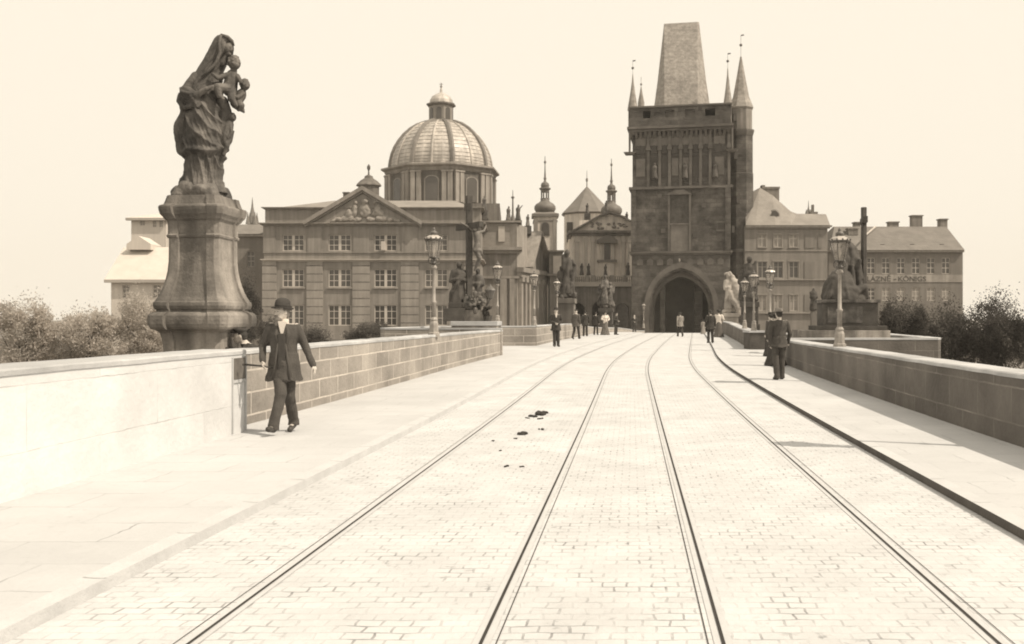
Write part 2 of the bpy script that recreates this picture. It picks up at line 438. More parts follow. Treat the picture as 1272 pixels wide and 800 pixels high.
# dung on the setts
dm = MB(); random.seed(3)
for px, py, r in ((668, 516, .085), (674, 514, .07), (662, 518, .06), (647, 540, .06), (671, 521, .04), (672, 534, .035), (640, 545, .022), (629, 580, .025), (655, 520, .03), (700, 490, .03), (712, 489, .03), (622, 560, .02), (690, 424.5, .07), (700, 425, .06), (680, 426, .05), (612, 548, .02), (648, 580, .02)):
    d = CAMH * F / (py - HY)
    for k in range(9): r_ = random.uniform(.4, 2.4); q_ = random.uniform(.05, .2) * r; dm.ell((X(px, d) + random.gauss(0, r * r_), d + random.gauss(0, r * r_) * 1.4, q_ * .3), (q_, q_ * 1.2, q_ * .4), 6)
    for k in range(4): dm.ell((X(px, d) + random.uniform(-r, r), d + random.uniform(-r, r) * 1.6, r * .25), (r * random.uniform(.4, .9), r * random.uniform(.5, 1.1), r * .45), 7)
tag(dm.build("horse_dung", mat("dung", 0.045, .3, 8, .95, .3), None, True), "dark horse dung scattered on the pale setts between the left tram rails", "dung", kind="stuff")

# ------------------------------------------------------------------ parapets
def parapet(label, pts, top, thick, side, m, cope=True, name="parapet_wall", step=.4, topz=None):
    """pts: (sideways offset, distance) of the inner face; side: -1 the wall thickens to the left, +1 to the right"""
    P = []
    for (la, da), (lb, db) in zip(pts, pts[1:]):
        n = max(1, int(abs(db - da) / step))
        for k in range(n): P.append((la + (lb - la) * k / n, da + (db - da) * k / n))
    P.append(pts[-1])
    tz = topz if topz else (lambda d: rz(d) + top)
    mb = MB(); cp = MB(); arc = 0; rows = []
    V = [Vector((bx_(l, d), d, 0)) for l, d in P]
    for i, v in enumerate(V):
        t = (V[min(i + 1, len(V) - 1)] - V[max(0, i - 1)]).normalized()
        nrm = Vector((t.y, -t.x, 0)) * side
        if i: arc += (V[i] - V[i - 1]).length
        jt = .007 * noise.noise(Vector((arc * 1.7, side, 3))) + .005 * noise.noise(Vector((arc * 6, 5, side)))
        rows.append((v + nrm * jt * 1.3, nrm, arc, rz(P[i][1]), tz(P[i][1]) + jt))
    def skinstrip(mb, fa, fb, u, v):
        vs = []; fs = []; uv = []
        for i, r in enumerate(rows):
            vs += [fa(r), fb(r)]
            if i: fs.append((2 * i - 2, 2 * i, 2 * i + 1, 2 * i - 1)); uv.append(((rows[i - 1][2], u(rows[i - 1])), (r[2], u(r)), (r[2], v(r)), (rows[i - 1][2], v(rows[i - 1]))))
        mb.add(vs, fs, uv)
    def pt(r, off, z): p = r[0] + r[1] * off; return (p.x, p.y, z)
    ct = 0.06
    skinstrip(mb, lambda r: pt(r, 0, r[3] - .1), lambda r: pt(r, 0, r[4] - ct), lambda r: 0, lambda r: r[4] - r[3])
    skinstrip(mb, lambda r: pt(r, thick, r[3] - 1.2), lambda r: pt(r, thick, r[4] - ct), lambda r: 0, lambda r: 2)
    skinstrip(mb, lambda r: pt(r, 0, r[4] - ct), lambda r: pt(r, thick, r[4] - ct), lambda r: 0, lambda r: .4)
    for r in (rows[0], rows[-1]):
        mb.add([pt(r, 0, r[3] - .1), pt(r, thick, r[3] - .1), pt(r, thick, r[4] - ct), pt(r, 0, r[4] - ct)], [(0, 1, 2, 3)], [((0, 0), (thick, 0), (thick, 1), (0, 1))])
    o = tag(mb.build(name, m), label, "wall", "stone parapets of the bridge")
    e = .012 if cope else 0.0
    A = lambda r: pt(r, -e, r[4] - ct + .002); B = lambda r: pt(r, -e, r[4] - .015); B2 = lambda r: pt(r, -e + .02, r[4]); C = lambda r: pt(r, thick + e, r[4]); D = lambda r: pt(r, thick + e, r[4] - ct + .002)
    for a, b in ((A, B), (B, B2), (B2, C), (C, D), (D, A)): skinstrip(cp, a, b, lambda r: 0, lambda r: .3)
    for r in (rows[0], rows[-1]): cp.add([A(r), B(r), B2(r), C(r), D(r)], [(0, 1, 2, 3, 4)])
    cp.build("coping", M_cope, o)
    return o
W1 = parapet("pale rendered near parapet jutting out at the left below the big statue", [(-5.17, -10), (-5.17, 12.93)], 1, .6, -1, M_parnear, topz=lambda d: 1.18)
hb = MB(); xx = lambda d: bx_(-5.17, d)
hb.M = Matrix.Translation((bx_(-5.17, 12.68), 12.68, 0)) @ Matrix.Rotation(math.atan2(1, .124), 4, 'Z')
h1 = MB(); h1.M = hb.M; h1.box(-.19, .21, -.018, .05, .80, 1.075); h1.build("iron_hatch", mat("dark iron hatch", .15, .3, 5, .8, .2), W1)
h1 = MB(); h1.M = hb.M; h1.box(-.215, -.195, -.026, .05, .10, 1.09); h1.box(.215, .235, -.026, .05, .10, 1.09); h1.box(-.19, .21, -.022, .05, .755, .795); h1.build("hatch_frame", M_cope, W1)
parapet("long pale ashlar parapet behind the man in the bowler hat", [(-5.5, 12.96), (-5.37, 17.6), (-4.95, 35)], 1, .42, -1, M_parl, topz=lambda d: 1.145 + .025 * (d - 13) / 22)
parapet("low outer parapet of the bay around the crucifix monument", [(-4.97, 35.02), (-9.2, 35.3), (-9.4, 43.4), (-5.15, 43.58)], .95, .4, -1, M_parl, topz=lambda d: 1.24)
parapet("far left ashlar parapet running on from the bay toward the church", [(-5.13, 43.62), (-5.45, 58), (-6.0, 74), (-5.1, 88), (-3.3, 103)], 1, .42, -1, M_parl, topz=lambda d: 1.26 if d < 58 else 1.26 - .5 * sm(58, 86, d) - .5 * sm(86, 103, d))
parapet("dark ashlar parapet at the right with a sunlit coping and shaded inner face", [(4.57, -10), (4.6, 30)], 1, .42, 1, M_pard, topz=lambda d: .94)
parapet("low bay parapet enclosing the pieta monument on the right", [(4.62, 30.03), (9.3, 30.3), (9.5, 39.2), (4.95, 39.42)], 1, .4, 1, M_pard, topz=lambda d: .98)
rp = MB(); xc = bx_(4.55, 39.9); rp.box(xc - .36, xc + .36, 39.45, 40.5, .2, 1.0); b_ = tag(rp.build("parapet_pier", M_dkstone, None, False, .01), "dark square end pier of the right parapet carrying a gas lamp", "pier")
rp = MB(); rp.box(xc - .40, xc + .40, 39.41, 40.54, 1.002, 1.08); rp.build("coping", M_cope, b_)
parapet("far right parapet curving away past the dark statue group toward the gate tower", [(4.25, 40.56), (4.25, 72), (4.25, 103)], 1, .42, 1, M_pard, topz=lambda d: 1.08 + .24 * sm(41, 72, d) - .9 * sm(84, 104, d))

# ------------------------------------------------------------------ windows
WIN = {}
def win_mesh(w, h, style):
    k = (round(w, 2), round(h, 2), style)
    if k in WIN: return WIN[k]
    f = MB(); t = min(.09, w * .06); dp = .08
    f.box(-w / 2, w / 2, 0, dp, 0, t); f.box(-w / 2, w / 2, 0, dp, h - t, h)
    f.box(-w / 2, -w / 2 + t, 0, dp, t, h - t); f.box(w / 2 - t, w / 2, 0, dp, t, h - t)
    def grid(x0, x1, cols, rows, th):
        for i in range(1, cols): x = x0 + (x1 - x0) * i / cols; f.box(x - th / 2, x + th / 2, .01, dp - .01, t, h - t)
        for j in range(1, rows): z = h * (j / rows) + (h * .03 if rows == 3 else 0); f.box(x0, x1, .015, dp - .015, z - th / 2, z + th / 2)
    if style == 'pair':
        f.box(-t * 1.6, t * 1.6, -.01, dp, t, h - t)
        for s in (-1, 1):
            a, b = sorted((s * t * 1.6, s * (w / 2 - t))); grid(a, b, 2, 3, .06)
    elif style == 'cross': grid(-w / 2, w / 2, 2, 3, .07)
    elif style == 'tee':
        f.box(-.04, .04, .01, dp, t, h - t); f.box(-w / 2, w / 2, .005, dp - .005, h * .66, h * .66 + .07)
    else: grid(-w / 2, w / 2, 3, 4, .05)
    p = MB(); p.box(-w / 2 + .01, w / 2 - .01, .05, .075, .01, h - .01)
    WIN[k] = (f.mesh("window", None), p.mesh("pane", None), {})
    return WIN[k]
def window(parent, x, y, z0, w, h, style='cross', fm=None, pm=None, sill=None, label=None):
    f, p, c = win_mesh(w, h, style); fm = fm or M_winw; pm = pm or M_glass
    key = (fm.name, pm.name)
    if key not in c:
        a = f.copy(); a.materials.append(fm); b = p.copy(); b.materials.append(pm); c[key] = (a, b)
    o = inst(c[key][0], "window", parent, (x, y, z0))
    q = bpy.data.objects.new("pane", c[key][1]); COL.objects.link(q); q.parent = o
    if label: o['label'] = label
    if sill:
        s = MB(); s.box(x - w / 2 - .12, x + w / 2 + .12, y - .3, y + .02, z0 - .16, z0 - .002); s.build("sill", sill, o)
    return o
def figure(x, y, z, h, mb, lean=0.0, arm=0):        # a robed roof figure a few pixels tall
    s = h
    mb.lathe(x, y, [(.17 * s, z), (.19 * s, z + .05 * s), (.15 * s, z + .3 * s), (.12 * s, z + .5 * s), (.15 * s, z + .7 * s), (.12 * s, z + .8 * s), (.05 * s, z + .84 * s)], 9)
    mb.ell((x + lean * s * .1, y, z + .91 * s), (.07 * s, .07 * s, .09 * s), 8)
    if arm: mb.caps((x + .1 * s * arm, y, z + .74 * s), (x + .26 * s * arm, y - .05, z + .92 * s), .045 * s, .03 * s, 6)
    return mb
# ------------------------------------------------------------------ monastery
D = 102.0
xa, xb = X(328, D), X(597, D)
mon = thing("monastery_building", "long grey stuccoed monastery with a carved pediment and white casement windows", "building", ((xa + xb) / 2, D, -.6))
U = D / F
rows = ((291.5, 311.8), (334.3, 356.8), (379, 404.5)); cols = ((351, 377.5), (408, 436), (465, 493), (528, 556))
holes = [(X(a, D), X(b, D), Z(y1, D), Z(y0, D)) for a, b in cols for y0, y1 in rows]
wb = MB(); wb.facade(xa, xb, -.7, Z(277, D), D, holes, .3)
wb.add([(xb, D, -.7), (xb, D + 15, -.7), (xb, D + 15, Z(277, D)), (xb, D, Z(277, D))], [(0, 1, 2, 3)])
wb.add([(xa, D, -.7), (xa, D + 15, -.7), (xa, D + 15, Z(277, D)), (xa, D, Z(277, D))], [(3, 2, 1, 0)])
wb.add([(xa, D + 15, -.7), (xb, D + 15, -.7), (xb, D + 15, Z(277, D)), (xa, D + 15, Z(277, D))], [(3, 2, 1, 0)])
wb.build("wall", M_plaster, mon)
for i, (a, b) in enumerate(cols):
    for j, (y0, y1) in enumerate(rows):
        window(mon, X((a + b) / 2, D), D + .12, Z(y1, D), (b - a) * U, (y1 - y0) * U, 'pair', M_winw, (M_glass, mat("greyish window glass", .15, .4, .3, .2, 0), M_glass, mat("half curtained glass", .2, .5, 1.1, .3, 0), mat("black window glass", .07, .3, .3, .15, 0))[(i * 7 + j * 5) % 5], M_trim if j == 1 else None,
               "window with its right sash standing open" if (i, j) == (2, 0) else None)
osash = MB(); osash.box(X(474, D), X(479, D), D - .5, D - .46, Z(311, D), Z(300, D)); osash.box(X(478.2, D), X(478.8, D), D - .45, D + .1, Z(311, D), Z(300, D)); osash.build("open_sash", M_winw, mon)
# attic with its cornices
def cornice(y0, y1, out, m, nm="cornice", x0=xa, x1=xb, steps=3):
    c = MB(); z0, z1 = Z(y1, D), Z(y0, D)
    for k in range(steps):
        o = out * (k + 1) / steps; c.box(x0 - o, x1 + o, D - o, D + 15 + o, z0 + (z1 - z0) * k / steps + (.002 if k else 0), z0 + (z1 - z0) * (k + 1) / steps)
    return c.build(nm, m, mon)
cornice(277, 280.5, .55, M_trim); cornice(257.5, 260, .35, M_trim, x0=xa + .1, x1=xb)
cornice(322, 325, .35, M_trimlight); cornice(313, 314.2, .1, M_trim, steps=1)
at = MB(); at.box(xa + .1, xb, D + .06, D + 14.9, Z(277, D) - .01, Z(260, D)); at.build("attic", M_plaster, mon)
for a, b in ((326, 343.5), (381, 401), (438, 459.5), (498, 520)):
    q = MB(); q.box(X(a, D), X(b, D), D - .14, D + .02, -.7, Z(325.2, D)); q.build("rusticated_pilaster", M_rust, mon)
    q = MB(); q.box(X(a + 1, D), X(b - 1, D), D - .07, D + .02, Z(312.9, D), Z(281, D)); q.build("pilaster", M_plaster, mon)
q = MB(); q.box(X(576, D), X(596.5, D), D - .14, D + .02, -.7, Z(325.2, D)); q.build("rusticated_pilaster", M_rust, mon)
pb = MB(); pb.box(xa - .05, xb + .05, D - .2, D + .02, -.7, Z(413.5, D)); pb.build("plinth", M_trim, mon)
# pediment
A0, A1, AP = (X(379, D), Z(280, D)), (X(524, D), Z(280, D)), (X(451, D), Z(237, D))
pd = MB(); pd.poly_y([(A0[0] + .6, A0[1] + .1), (A1[0] - .6, A1[1] + .1), (AP[0], AP[1] - .3)], D - .25, D + 6); ped = pd.build("pediment", M_plaster, mon)
rk = MB()
for a, b in ((A0, AP), (A1, AP)):
    dx, dz = b[0] - a[0], b[1] - a[1]; ln = math.hypot(dx, dz); nx, nz_ = -dz / ln, dx / ln
    if nz_ < 0: nx, nz_ = -nx, -nz_
    rk.poly_y([a, b, (b[0], b[1] + .45), (a[0] + nx * .4, a[1] + nz_ * .4)], D - .75, D + 5.9)
    rk.poly_y([(a[0], a[1] - .22), (b[0], b[1] - .25), (b[0], b[1] - .003), (a[0], a[1] - .003)], D - .5, D - .251)
rk.build("raking_cornice", M_trim, ped)
rl = MB(); random.seed(11); u = U
rl.ell((X(454, D), D - .28, Z(262, D)), (8 * u, .28, 9 * u), 14)
rl.ell((X(454, D), D - .42, Z(251, D)), (4.5 * u, .25, 3.5 * u), 10)
for sx in (-1, 1):
    for px, py, rx, rz_ in ((13, 262, 4, 8), (12, 252, 2.6, 3), (20, 266, 5, 6), (24, 272, 6, 3.5), (33, 273, 6, 3), (8, 273, 6, 3), (17, 272, 4, 4), (40, 275, 5, 2)):
        rl.ell((X(454 + sx * px, D) + random.uniform(-.1, .1), D - .27, Z(py, D)), (rx * u, .22, rz_ * u), 8, Matrix.Rotation(random.uniform(-.6, .6), 3, 'Y'))
skin(rl, "carved_relief", M_relief, ped, .07, 1, .08, 3)
rf = MB(); zt = Z(258, D)
rf.loft([[(xa + .6, D + .6, zt), (xb - .6, D + .6, zt), (xb - .6, D + 14.4, zt), (xa + .6, D + 14.4, zt)], [(X(400, D), D + 7, Z(244, D) + .4), (X(560, D), D + 7, Z(244, D) + .4), (X(560, D), D + 7.4, Z(244, D) + .4), (X(400, D), D + 7.4, Z(244, D) + .4)]])
rfo = rf.build("roof", M_roofl, mon)
c = MB(); c.box(X(420, D), X(428, D), D + 3, D + 4, Z(258, D), Z(235.5, D)); c.box(X(419.3, D), X(428.7, D), D + 2.9, D + 4.1, Z(235.5, D) + .002, Z(234, D)); c.build("chimney", M_drum, rfo)
c = MB(); cx, cy = X(458, D + 12), D + 12; u2 = (D + 12) / F; zz = lambda y: Z(y, D + 12)
c.lathe(cx, cy, [(13 * u2, zz(260)), (13 * u2, zz(232)), (16 * u2, zz(231)), (15 * u2, zz(229)), (11 * u2, zz(225)), (5.5 * u2, zz(221.5)), (5 * u2, zz(219)), (1.2 * u2, zz(217)), (.8 * u2, zz(212)), (2 * u2, zz(210)), (2.2 * u2, zz(207)), (.4 * u2, zz(204))], 12)
c.build("cupola", M_drum, mon, False)

# low wing to the left of the monastery
D2 = 108.0
wing = thing("monastery_wing", "dull low wing with a single window left of the monastery, half behind the statue pedestal", "building", (X(305, D2), D2, -.6))
wx0, wx1 = X(268, D2), X(330, D2)
h = [(X(307, D2), X(316, D2), Z(331, D2), Z(312.5, D2))]
q = MB(); q.facade(wx0, wx1, -.7, Z(291, D2), D2, h, .3); q.box(wx0, wx1, D2 + .31, D2 + 10, -.7, Z(291, D2)); q.build("wall", M_house2, wing)
window(wing, X(311.5, D2), D2 + .1, Z(331, D2), 9 * D2 / F, 18.5 * D2 / F, 'cross', M_wind)
q = MB(); q.loft([[(wx0 - .5, D2 - .5, Z(291, D2)), (wx1, D2 - .5, Z(291, D2)), (wx1, D2 + 10, Z(291, D2)), (wx0 - .5, D2 + 10, Z(291, D2))], [(wx0 + 1, D2 + 4.5, Z(274, D2)), (wx1, D2 + 4.5, Z(274, D2)), (wx1, D2 + 5, Z(274, D2)), (wx0 + 1, D2 + 5, Z(274, D2))]]); q.build("roof", M_roofd, wing)
q = MB(); q.box(wx0 - .4, wx1, D2 - .4, D2 + .02, Z(294, D2), Z(291.05, D2)); q.build("cornice", M_trim, wing)

# faint gothic spires far beyond
def spire(px, d, ytip, ybase, wpx, label):
    t = thing("church_spire", label, "spire", (X(px, d), d, Z(ybase, d)))
    u = d / F; x = X(px, d)
    q = MB(); q.box(x - wpx * u * .5, x + wpx * u * .5, d - wpx * u * .5, d + wpx * u * .5, -1, Z(ybase, d)); q.build("tower_shaft", M_drum, t)
    q = MB(); q.lathe(x, d, [(wpx * u * .6, Z(ybase, d)), (wpx * u * .16, Z(ybase, d) + .62 * (Z(ytip, d) - Z(ybase, d))), (.05, Z(ytip, d))], 8); s = q.build("spire_roof", M_onion, t)
    q = MB()
    for a in range(4): q.lathe(x + wpx * u * .5 * (1 if a % 2 else -1), d + wpx * u * .5 * (1 if a > 1 else -1), [(.8, Z(ybase, d) - .5), (.05, Z(ybase, d) + .42 * (Z(ytip, d) - Z(ybase, d)))], 6)
    q.build("pinnacles", M_onion, t)
spire(313.5, 330, 245, 277, 9, "thin gothic spire with pinnacles rising behind the low monastery wing")
spire(1004.3, 330, 249, 268, 4, "needle thin spire behind the ridge of the right-hand house")

# pale houses beyond the statue at the left
def pale_house(px0, px1, d, eave, ridge, label, wins, gable=False, base=-3):
    t = thing("town_house", label, "house", (X((px0 + px1) / 2, d), d, base)); x0, x1 = X(px0, d), X(px1, d); u = d / F
    hs = [(X(a, d), X(b, d), Z(y1, d), Z(y0, d)) for a, b, y0, y1 in wins]
    q = MB(); q.facade(x0, x1, base, Z(eave, d), d, hs, .2); q.box(x0, x1, d + .21, d + 9, base, Z(eave, d) - .02); q.build("wall", M_pale, t)
    for a, b, y0, y1 in wins: window(t, X((a + b) / 2, d), d + .06, Z(y1, d), (b - a) * u, (y1 - y0) * u, 'cross', M_winw, mat("faded window glass", .25, .2, .5, .3, 0))
    e = .5; ze, zr = Z(eave, d), Z(ridge, d)
    q = MB()
    if gable == 'hip': q.loft([[(x0 - e, d - e, ze), (x1 + e, d - e, ze), (x1 + e, d + 9 + e, ze), (x0 - e, d + 9 + e, ze)], [((x0 + x1) / 2 - .1, d + 4.4, zr), ((x0 + x1) / 2 + .1, d + 4.4, zr), ((x0 + x1) / 2 + .1, d + 4.6, zr), ((x0 + x1) / 2 - .1, d + 4.6, zr)]])
    else: q.loft([[(x0 - e, d - e, ze), (x1 + e, d - e, ze), (x1 + e, d + 9 + e, ze), (x0 - e, d + 9 + e, ze)], [(x0 - e, d + 4.4, zr), (x1 + e, d + 4.4, zr), (x1 + e, d + 4.6, zr), (x0 - e, d + 4.6, zr)]])
    q.build("roof", M_palroof, t)
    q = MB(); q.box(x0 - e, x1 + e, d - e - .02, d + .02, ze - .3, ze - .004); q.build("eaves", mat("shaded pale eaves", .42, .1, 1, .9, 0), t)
    return t, x0, x1
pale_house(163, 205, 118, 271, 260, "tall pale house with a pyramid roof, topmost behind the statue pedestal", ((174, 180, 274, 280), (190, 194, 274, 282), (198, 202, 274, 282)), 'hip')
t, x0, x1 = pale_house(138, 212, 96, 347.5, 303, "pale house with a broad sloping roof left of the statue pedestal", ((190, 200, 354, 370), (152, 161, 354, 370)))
q = MB(); q.poly_y([(X(157, 99), Z(310, 99)), (X(187, 99), Z(310, 99)), (X(187, 99), Z(303, 99)), (X(172, 99), Z(293, 99)), (X(157, 99), Z(303, 99))], 99, 102); q.build("dormer_gable", M_pale, t)

# ------------------------------------------------------------------ domed church
DD = 122.0; ud = DD / F; dx = X(548, DD); zd = lambda y: Z(y, DD)
ch = thing("domed_church", "church with a big ribbed copper dome, lantern and octagonal drum behind the monastery", "church", (dx, DD, -.6))
body = MB(); body.box(dx - 8, dx + 7.5, DD - 8, DD + 9, -.6, zd(262)); body.build("nave", M_drum, ch)
rot = R(22.5) + R(-6)
rr = 69 * ud
q = MB(); q.lathe(dx, DD, [(rr * 1.03, zd(268)), (rr * 1.03, zd(260)), (rr * .985, zd(259)), (rr * .985, zd(219))], 8, rot); drum = q.build("drum", M_drum, ch)
q = MB(); q.lathe(dx, DD, [(rr, zd(221)), (rr * 1.02, zd(219)), (rr * 1.03, zd(217)), (rr * 1.09, zd(215)), (rr * 1.09, zd(213)), (rr * .95, zd(211))], 8, rot); q.build("cornice", M_trim, drum)
for k in range(8):
    a = rot + 2 * math.pi * (k + .5) / 8; ap = rr * .985 * math.cos(math.pi / 8); side = 2 * rr * math.sin(math.pi / 8)
    Mx = Matrix.Translation((dx + ap * math.cos(a), DD + ap * math.sin(a), 0)) @ Matrix.Rotation(a + math.pi / 2, 4, 'Z')
    if math.sin(a) > .35: continue
    q = MB(); q.M = Mx; pts = [(-side * .17, zd(257)), (side * .17, zd(257)), (side * .17, zd(232))] + [(side * .17 * math.cos(t * math.pi / 8), zd(232) + side * .1 * math.sin(t * math.pi / 8)) for t in range(1, 8)] + [(-side * .17, zd(232))]
    q.poly_y(pts, -.14, .1); wfr = q.build("window", M_drumlight if k % 2 else M_trim, drum)
    q = MB(); q.M = Mx; q.poly_y([(p[0] * .82, zd(257) + (p[1] - zd(257)) * .95 + .05) for p in pts], -.17, -.12); q.build("pane", M_glass, wfr)
    for s in (-.42, -.29, .29, .42): q = MB(); q.M = Mx; q.box(s * side - .28, s * side + .28, -.32, .05, zd(258.5), zd(221.2)); q.box(s * side - .36, s * side + .36, -.4, .05, zd(223), zd(221.1)); q.build("pilaster", M_drumlight, drum)
prof = [(66.5, 213.5), (66, 208), (65, 202), (63, 194), (59.5, 186), (54.5, 178), (48, 170), (40, 163), (31, 157.5), (20, 153.5), (17, 152.8)]
prof = [(a * 63.5 / 66.5 * ud, zd(b)) for a, b in prof]
ND = 64
rings = []
for r, z in prof: rings.append([(dx + r * (1.0 + (.007 if k % 2 else 0)) * math.cos(2 * math.pi * k / ND), DD + r * (1.0 + (.007 if k % 2 else 0)) * math.sin(2 * math.pi * k / ND), z) for k in range(ND)])
q = MB(); q.loft(rings); dome = q.build("dome", M_dome, ch, False)
for k in range(16):                                  # raised main ribs
    a = rot + 2 * math.pi * k / 16
    rad = .3 if k % 2 == 0 else .13
    q = MB(); q.tube([(dx + (r + .06) * math.cos(a), DD + (r + .06) * math.sin(a), z) for r, z in prof], rad, 6); q.build("rib", M_domerib if k % 2 == 0 else M_dome, dome)
for i, (r, z) in enumerate(prof[1:-1]):
    pass
q = MB()
for t in range(1, 16):                               # the horizontal seams
    f_ = t / 16 * (len(prof) - 1); i = int(f_); e = f_ - i; r = prof[i][0] + (prof[min(i + 1, len(prof) - 1)][0] - prof[i][0]) * e; z = prof[i][1] + (prof[min(i + 1, len(prof) - 1)][1] - prof[i][1]) * e
    q.lathe(dx, DD, [(r, z - .03), (r + .055, z - .02), (r + .055, z + .02), (r, z + .03)], 64)
q.build("seams", mat("dome seam", .3, .2, 1, .6, 0), dome)
lan = MB(); lan.lathe(dx, DD, [(20 * ud, zd(153.5)), (19 * ud, zd(151.5)), (15.5 * ud, zd(151)), (15.5 * ud, zd(133))], 8, rot); ln_ = lan.build("lantern", M_trim, ch)
q = MB(); q.lathe(dx, DD, [(15.5 * ud, zd(133.2)), (18.5 * ud, zd(131.5)), (18.5 * ud, zd(129.8)), (15 * ud, zd(129.4))], 8, rot); q.build("cornice", M_drum, ln_)
q = MB(); q.lathe(dx, DD, [(15 * ud, zd(129.6)), (14.2 * ud, zd(125)), (11.5 * ud, zd(120.5)), (6.5 * ud, zd(117)), (1.8 * ud, zd(115.2)), (1.5 * ud, zd(112)), (1.0 * ud, zd(109.5)), (.35 * ud, zd(108.4))], 16, rot); q.build("lantern_cap", M_dome, ln_, False)
q = MB(); q.ell((dx, DD, zd(107.6)), .16, 8); q.box(dx - .05, dx + .05, DD - .05, DD + .05, zd(107), zd(103)); q.box(dx - .22, dx + .22, DD - .04, DD + .04, zd(105), zd(104.4)); q.build("cross", M_domerib, ln_)
for k in range(8):
    a = rot + 2 * math.pi * (k + .5) / 8
    if math.sin(a) > .4: continue
    ap = 15.5 * ud * math.cos(math.pi / 8); Mx = Matrix.Translation((dx + ap * math.cos(a), DD + ap * math.sin(a), 0)) @ Matrix.Rotation(a + math.pi / 2, 4, 'Z')
    wd = 3.1 * ud; pts = [(-wd, zd(150)), (wd, zd(150)), (wd, zd(138.5))] + [(wd * math.cos(t * math.pi / 6), zd(138.5) + wd * math.sin(t * math.pi / 6)) for t in range(1, 6)] + [(-wd, zd(138.5))]
    q = MB(); q.M = Mx; q.poly_y(pts, -.05, .1); q.build("window", M_glass, ln_)
# church front block right of the monastery, turned a little to the right
DB = 110.0; zb = lambda y: Z(y, DB)
fx0, fx1 = X(598, DB), X(642, DB)
q = MB(); q.box(fx0, fx1, DB, DB + 9, -.6, zb(311)); blk = q.build("side_chapel", M_chap, ch)
q = MB(); q.box(fx0 + .02, fx1 - .02, DB - .05, DB + .02, zb(342.9), zb(315.1)); q.build("frieze", M_saldark, blk)
q = MB(); q.box(fx0, fx1 + .1, DB + .25, DB + 8, zb(307) + .0, zb(276.5)); q.build("rusticated_attic", mat("light rusticated attic", .30, .12, .8, .92, .3, 7, brick=(1.5, .42, .03, .2, .5)), blk)
q = MB(); q.box(fx0 - .1, fx1 + .5, DB - .1, DB + 8.3, zb(276.3), zb(274)); q.box(fx0, fx1 + .6, DB - .6, DB + 9, zb(311), zb(307)); q.box(fx0, fx1 + .3, DB - .3, DB + 9, zb(315), zb(311) - .003); q.box(fx0, fx1 + .3, DB - .22, DB + 9, zb(346), zb(343)); q.build("cornice", M_trim, blk)
q = MB(); q.box(X(619, DB), X(627, DB), DB + .12, DB + .3, zb(300), zb(281)); q.build("attic_panel", M_trimlight, blk)
for a, b in ((621, 629.5), (633, 639)):
    q = MB(); q.box(X(a, DB), X(b, DB), DB - .2, DB + .05, -.6, zb(346.1)); q.build("pilaster", M_drumlight, blk)
# the oblique front with its pediment
ang = math.atan2(12.0, X(676, 122) - fx1 - .1)
PM = Matrix.Translation((fx1 + .05, DB, 0)) @ Matrix.Rotation(ang, 4, 'Z')
flen = math.hypot(12.0, X(676, 122) - fx1 - .1)
q = MB(); q.M = PM; q.box(0, flen, 0, 7, -.6, zb(330)); fr = q.build("church_front", M_drumlight, ch)
q = MB(); q.M = PM; q.box(0, flen * .35, .02, 6, zb(330), zb(278)); q.build("attic", M_drumlight, fr)
for s in (.02, .16, .30, .46, .62, .80, .93):
    q = MB(); q.M = PM; q.box(s * flen, s * flen + .75, -.45, .02, -.6, zb(348)); q.box(s * flen - .12, s * flen + .87, -.6, .02, zb(350), zb(344)); q.build("column", M_drumlight, fr)
q = MB(); q.M = PM; q.box(-.2, flen + .2, -.8, .02, zb(338), zb(332)); q.box(-.1, flen + .1, -.55, .02, zb(344), zb(338.1)); q.build("entablature", M_trim, fr)
for s in (.09, .23, .38, .54, .71, .87):
    for y0, y1 in ((398, 382), (372, 356)):
        q = MB(); q.M = PM; q.box(s * flen, s * flen + .6, -.08, .02, zb(y0), zb(y1)); q.build("niche", M_drum, fr)
q = MB(); q.M = PM; q.poly_y([(flen * .33, zb(331.9)), (flen * 1.08, zb(331.9)), (flen * .62, zb(284))], -.3, 6); pdm = q.build("pediment", M_saldark, ch)
q = MB(); q.M = PM
q.poly_y([(flen * .29, zb(331)), (flen * .62, zb(284)), (flen * .62, zb(280)), (flen * .25, zb(330))], -1.0, 6)
q.poly_y([(flen * .62, zb(284)), (flen * 1.1, zb(331)), (flen * 1.14, zb(330)), (flen * .62, zb(280))], -1.0, 6)
q.build("raking_cornice", M_trim, pdm)
for px, d, y0, y1, ar in ((631.5, 113, 274, 256, 0), (643.5, 113, 274, 254, 1), (655.5, 117, 281, 266, 0), (601.5, 106, 262, 243, 0)):
    q = MB(); x = X(px, d); hh = (y0 - y1) * d / F; q.box(x - .45, x + .45, d - .4, d + .4, Z(y0, d) - 1.0, Z(y0, d)); figure(x, d, Z(y0, d), hh, q, .3, ar); q.build("roof_statue", M_bronze, ch)
q = MB(); x = X(637, 118); q.lathe(x, 118, [(.35, Z(274, 118)), (.12, Z(266, 118)), (.08, Z(247, 118)), (.2, Z(246, 118)), (.2, Z(244.5, 118)), (.05, Z(243.5, 118)), (.03, Z(236, 118))], 8); q.build("finial", M_onion, ch)

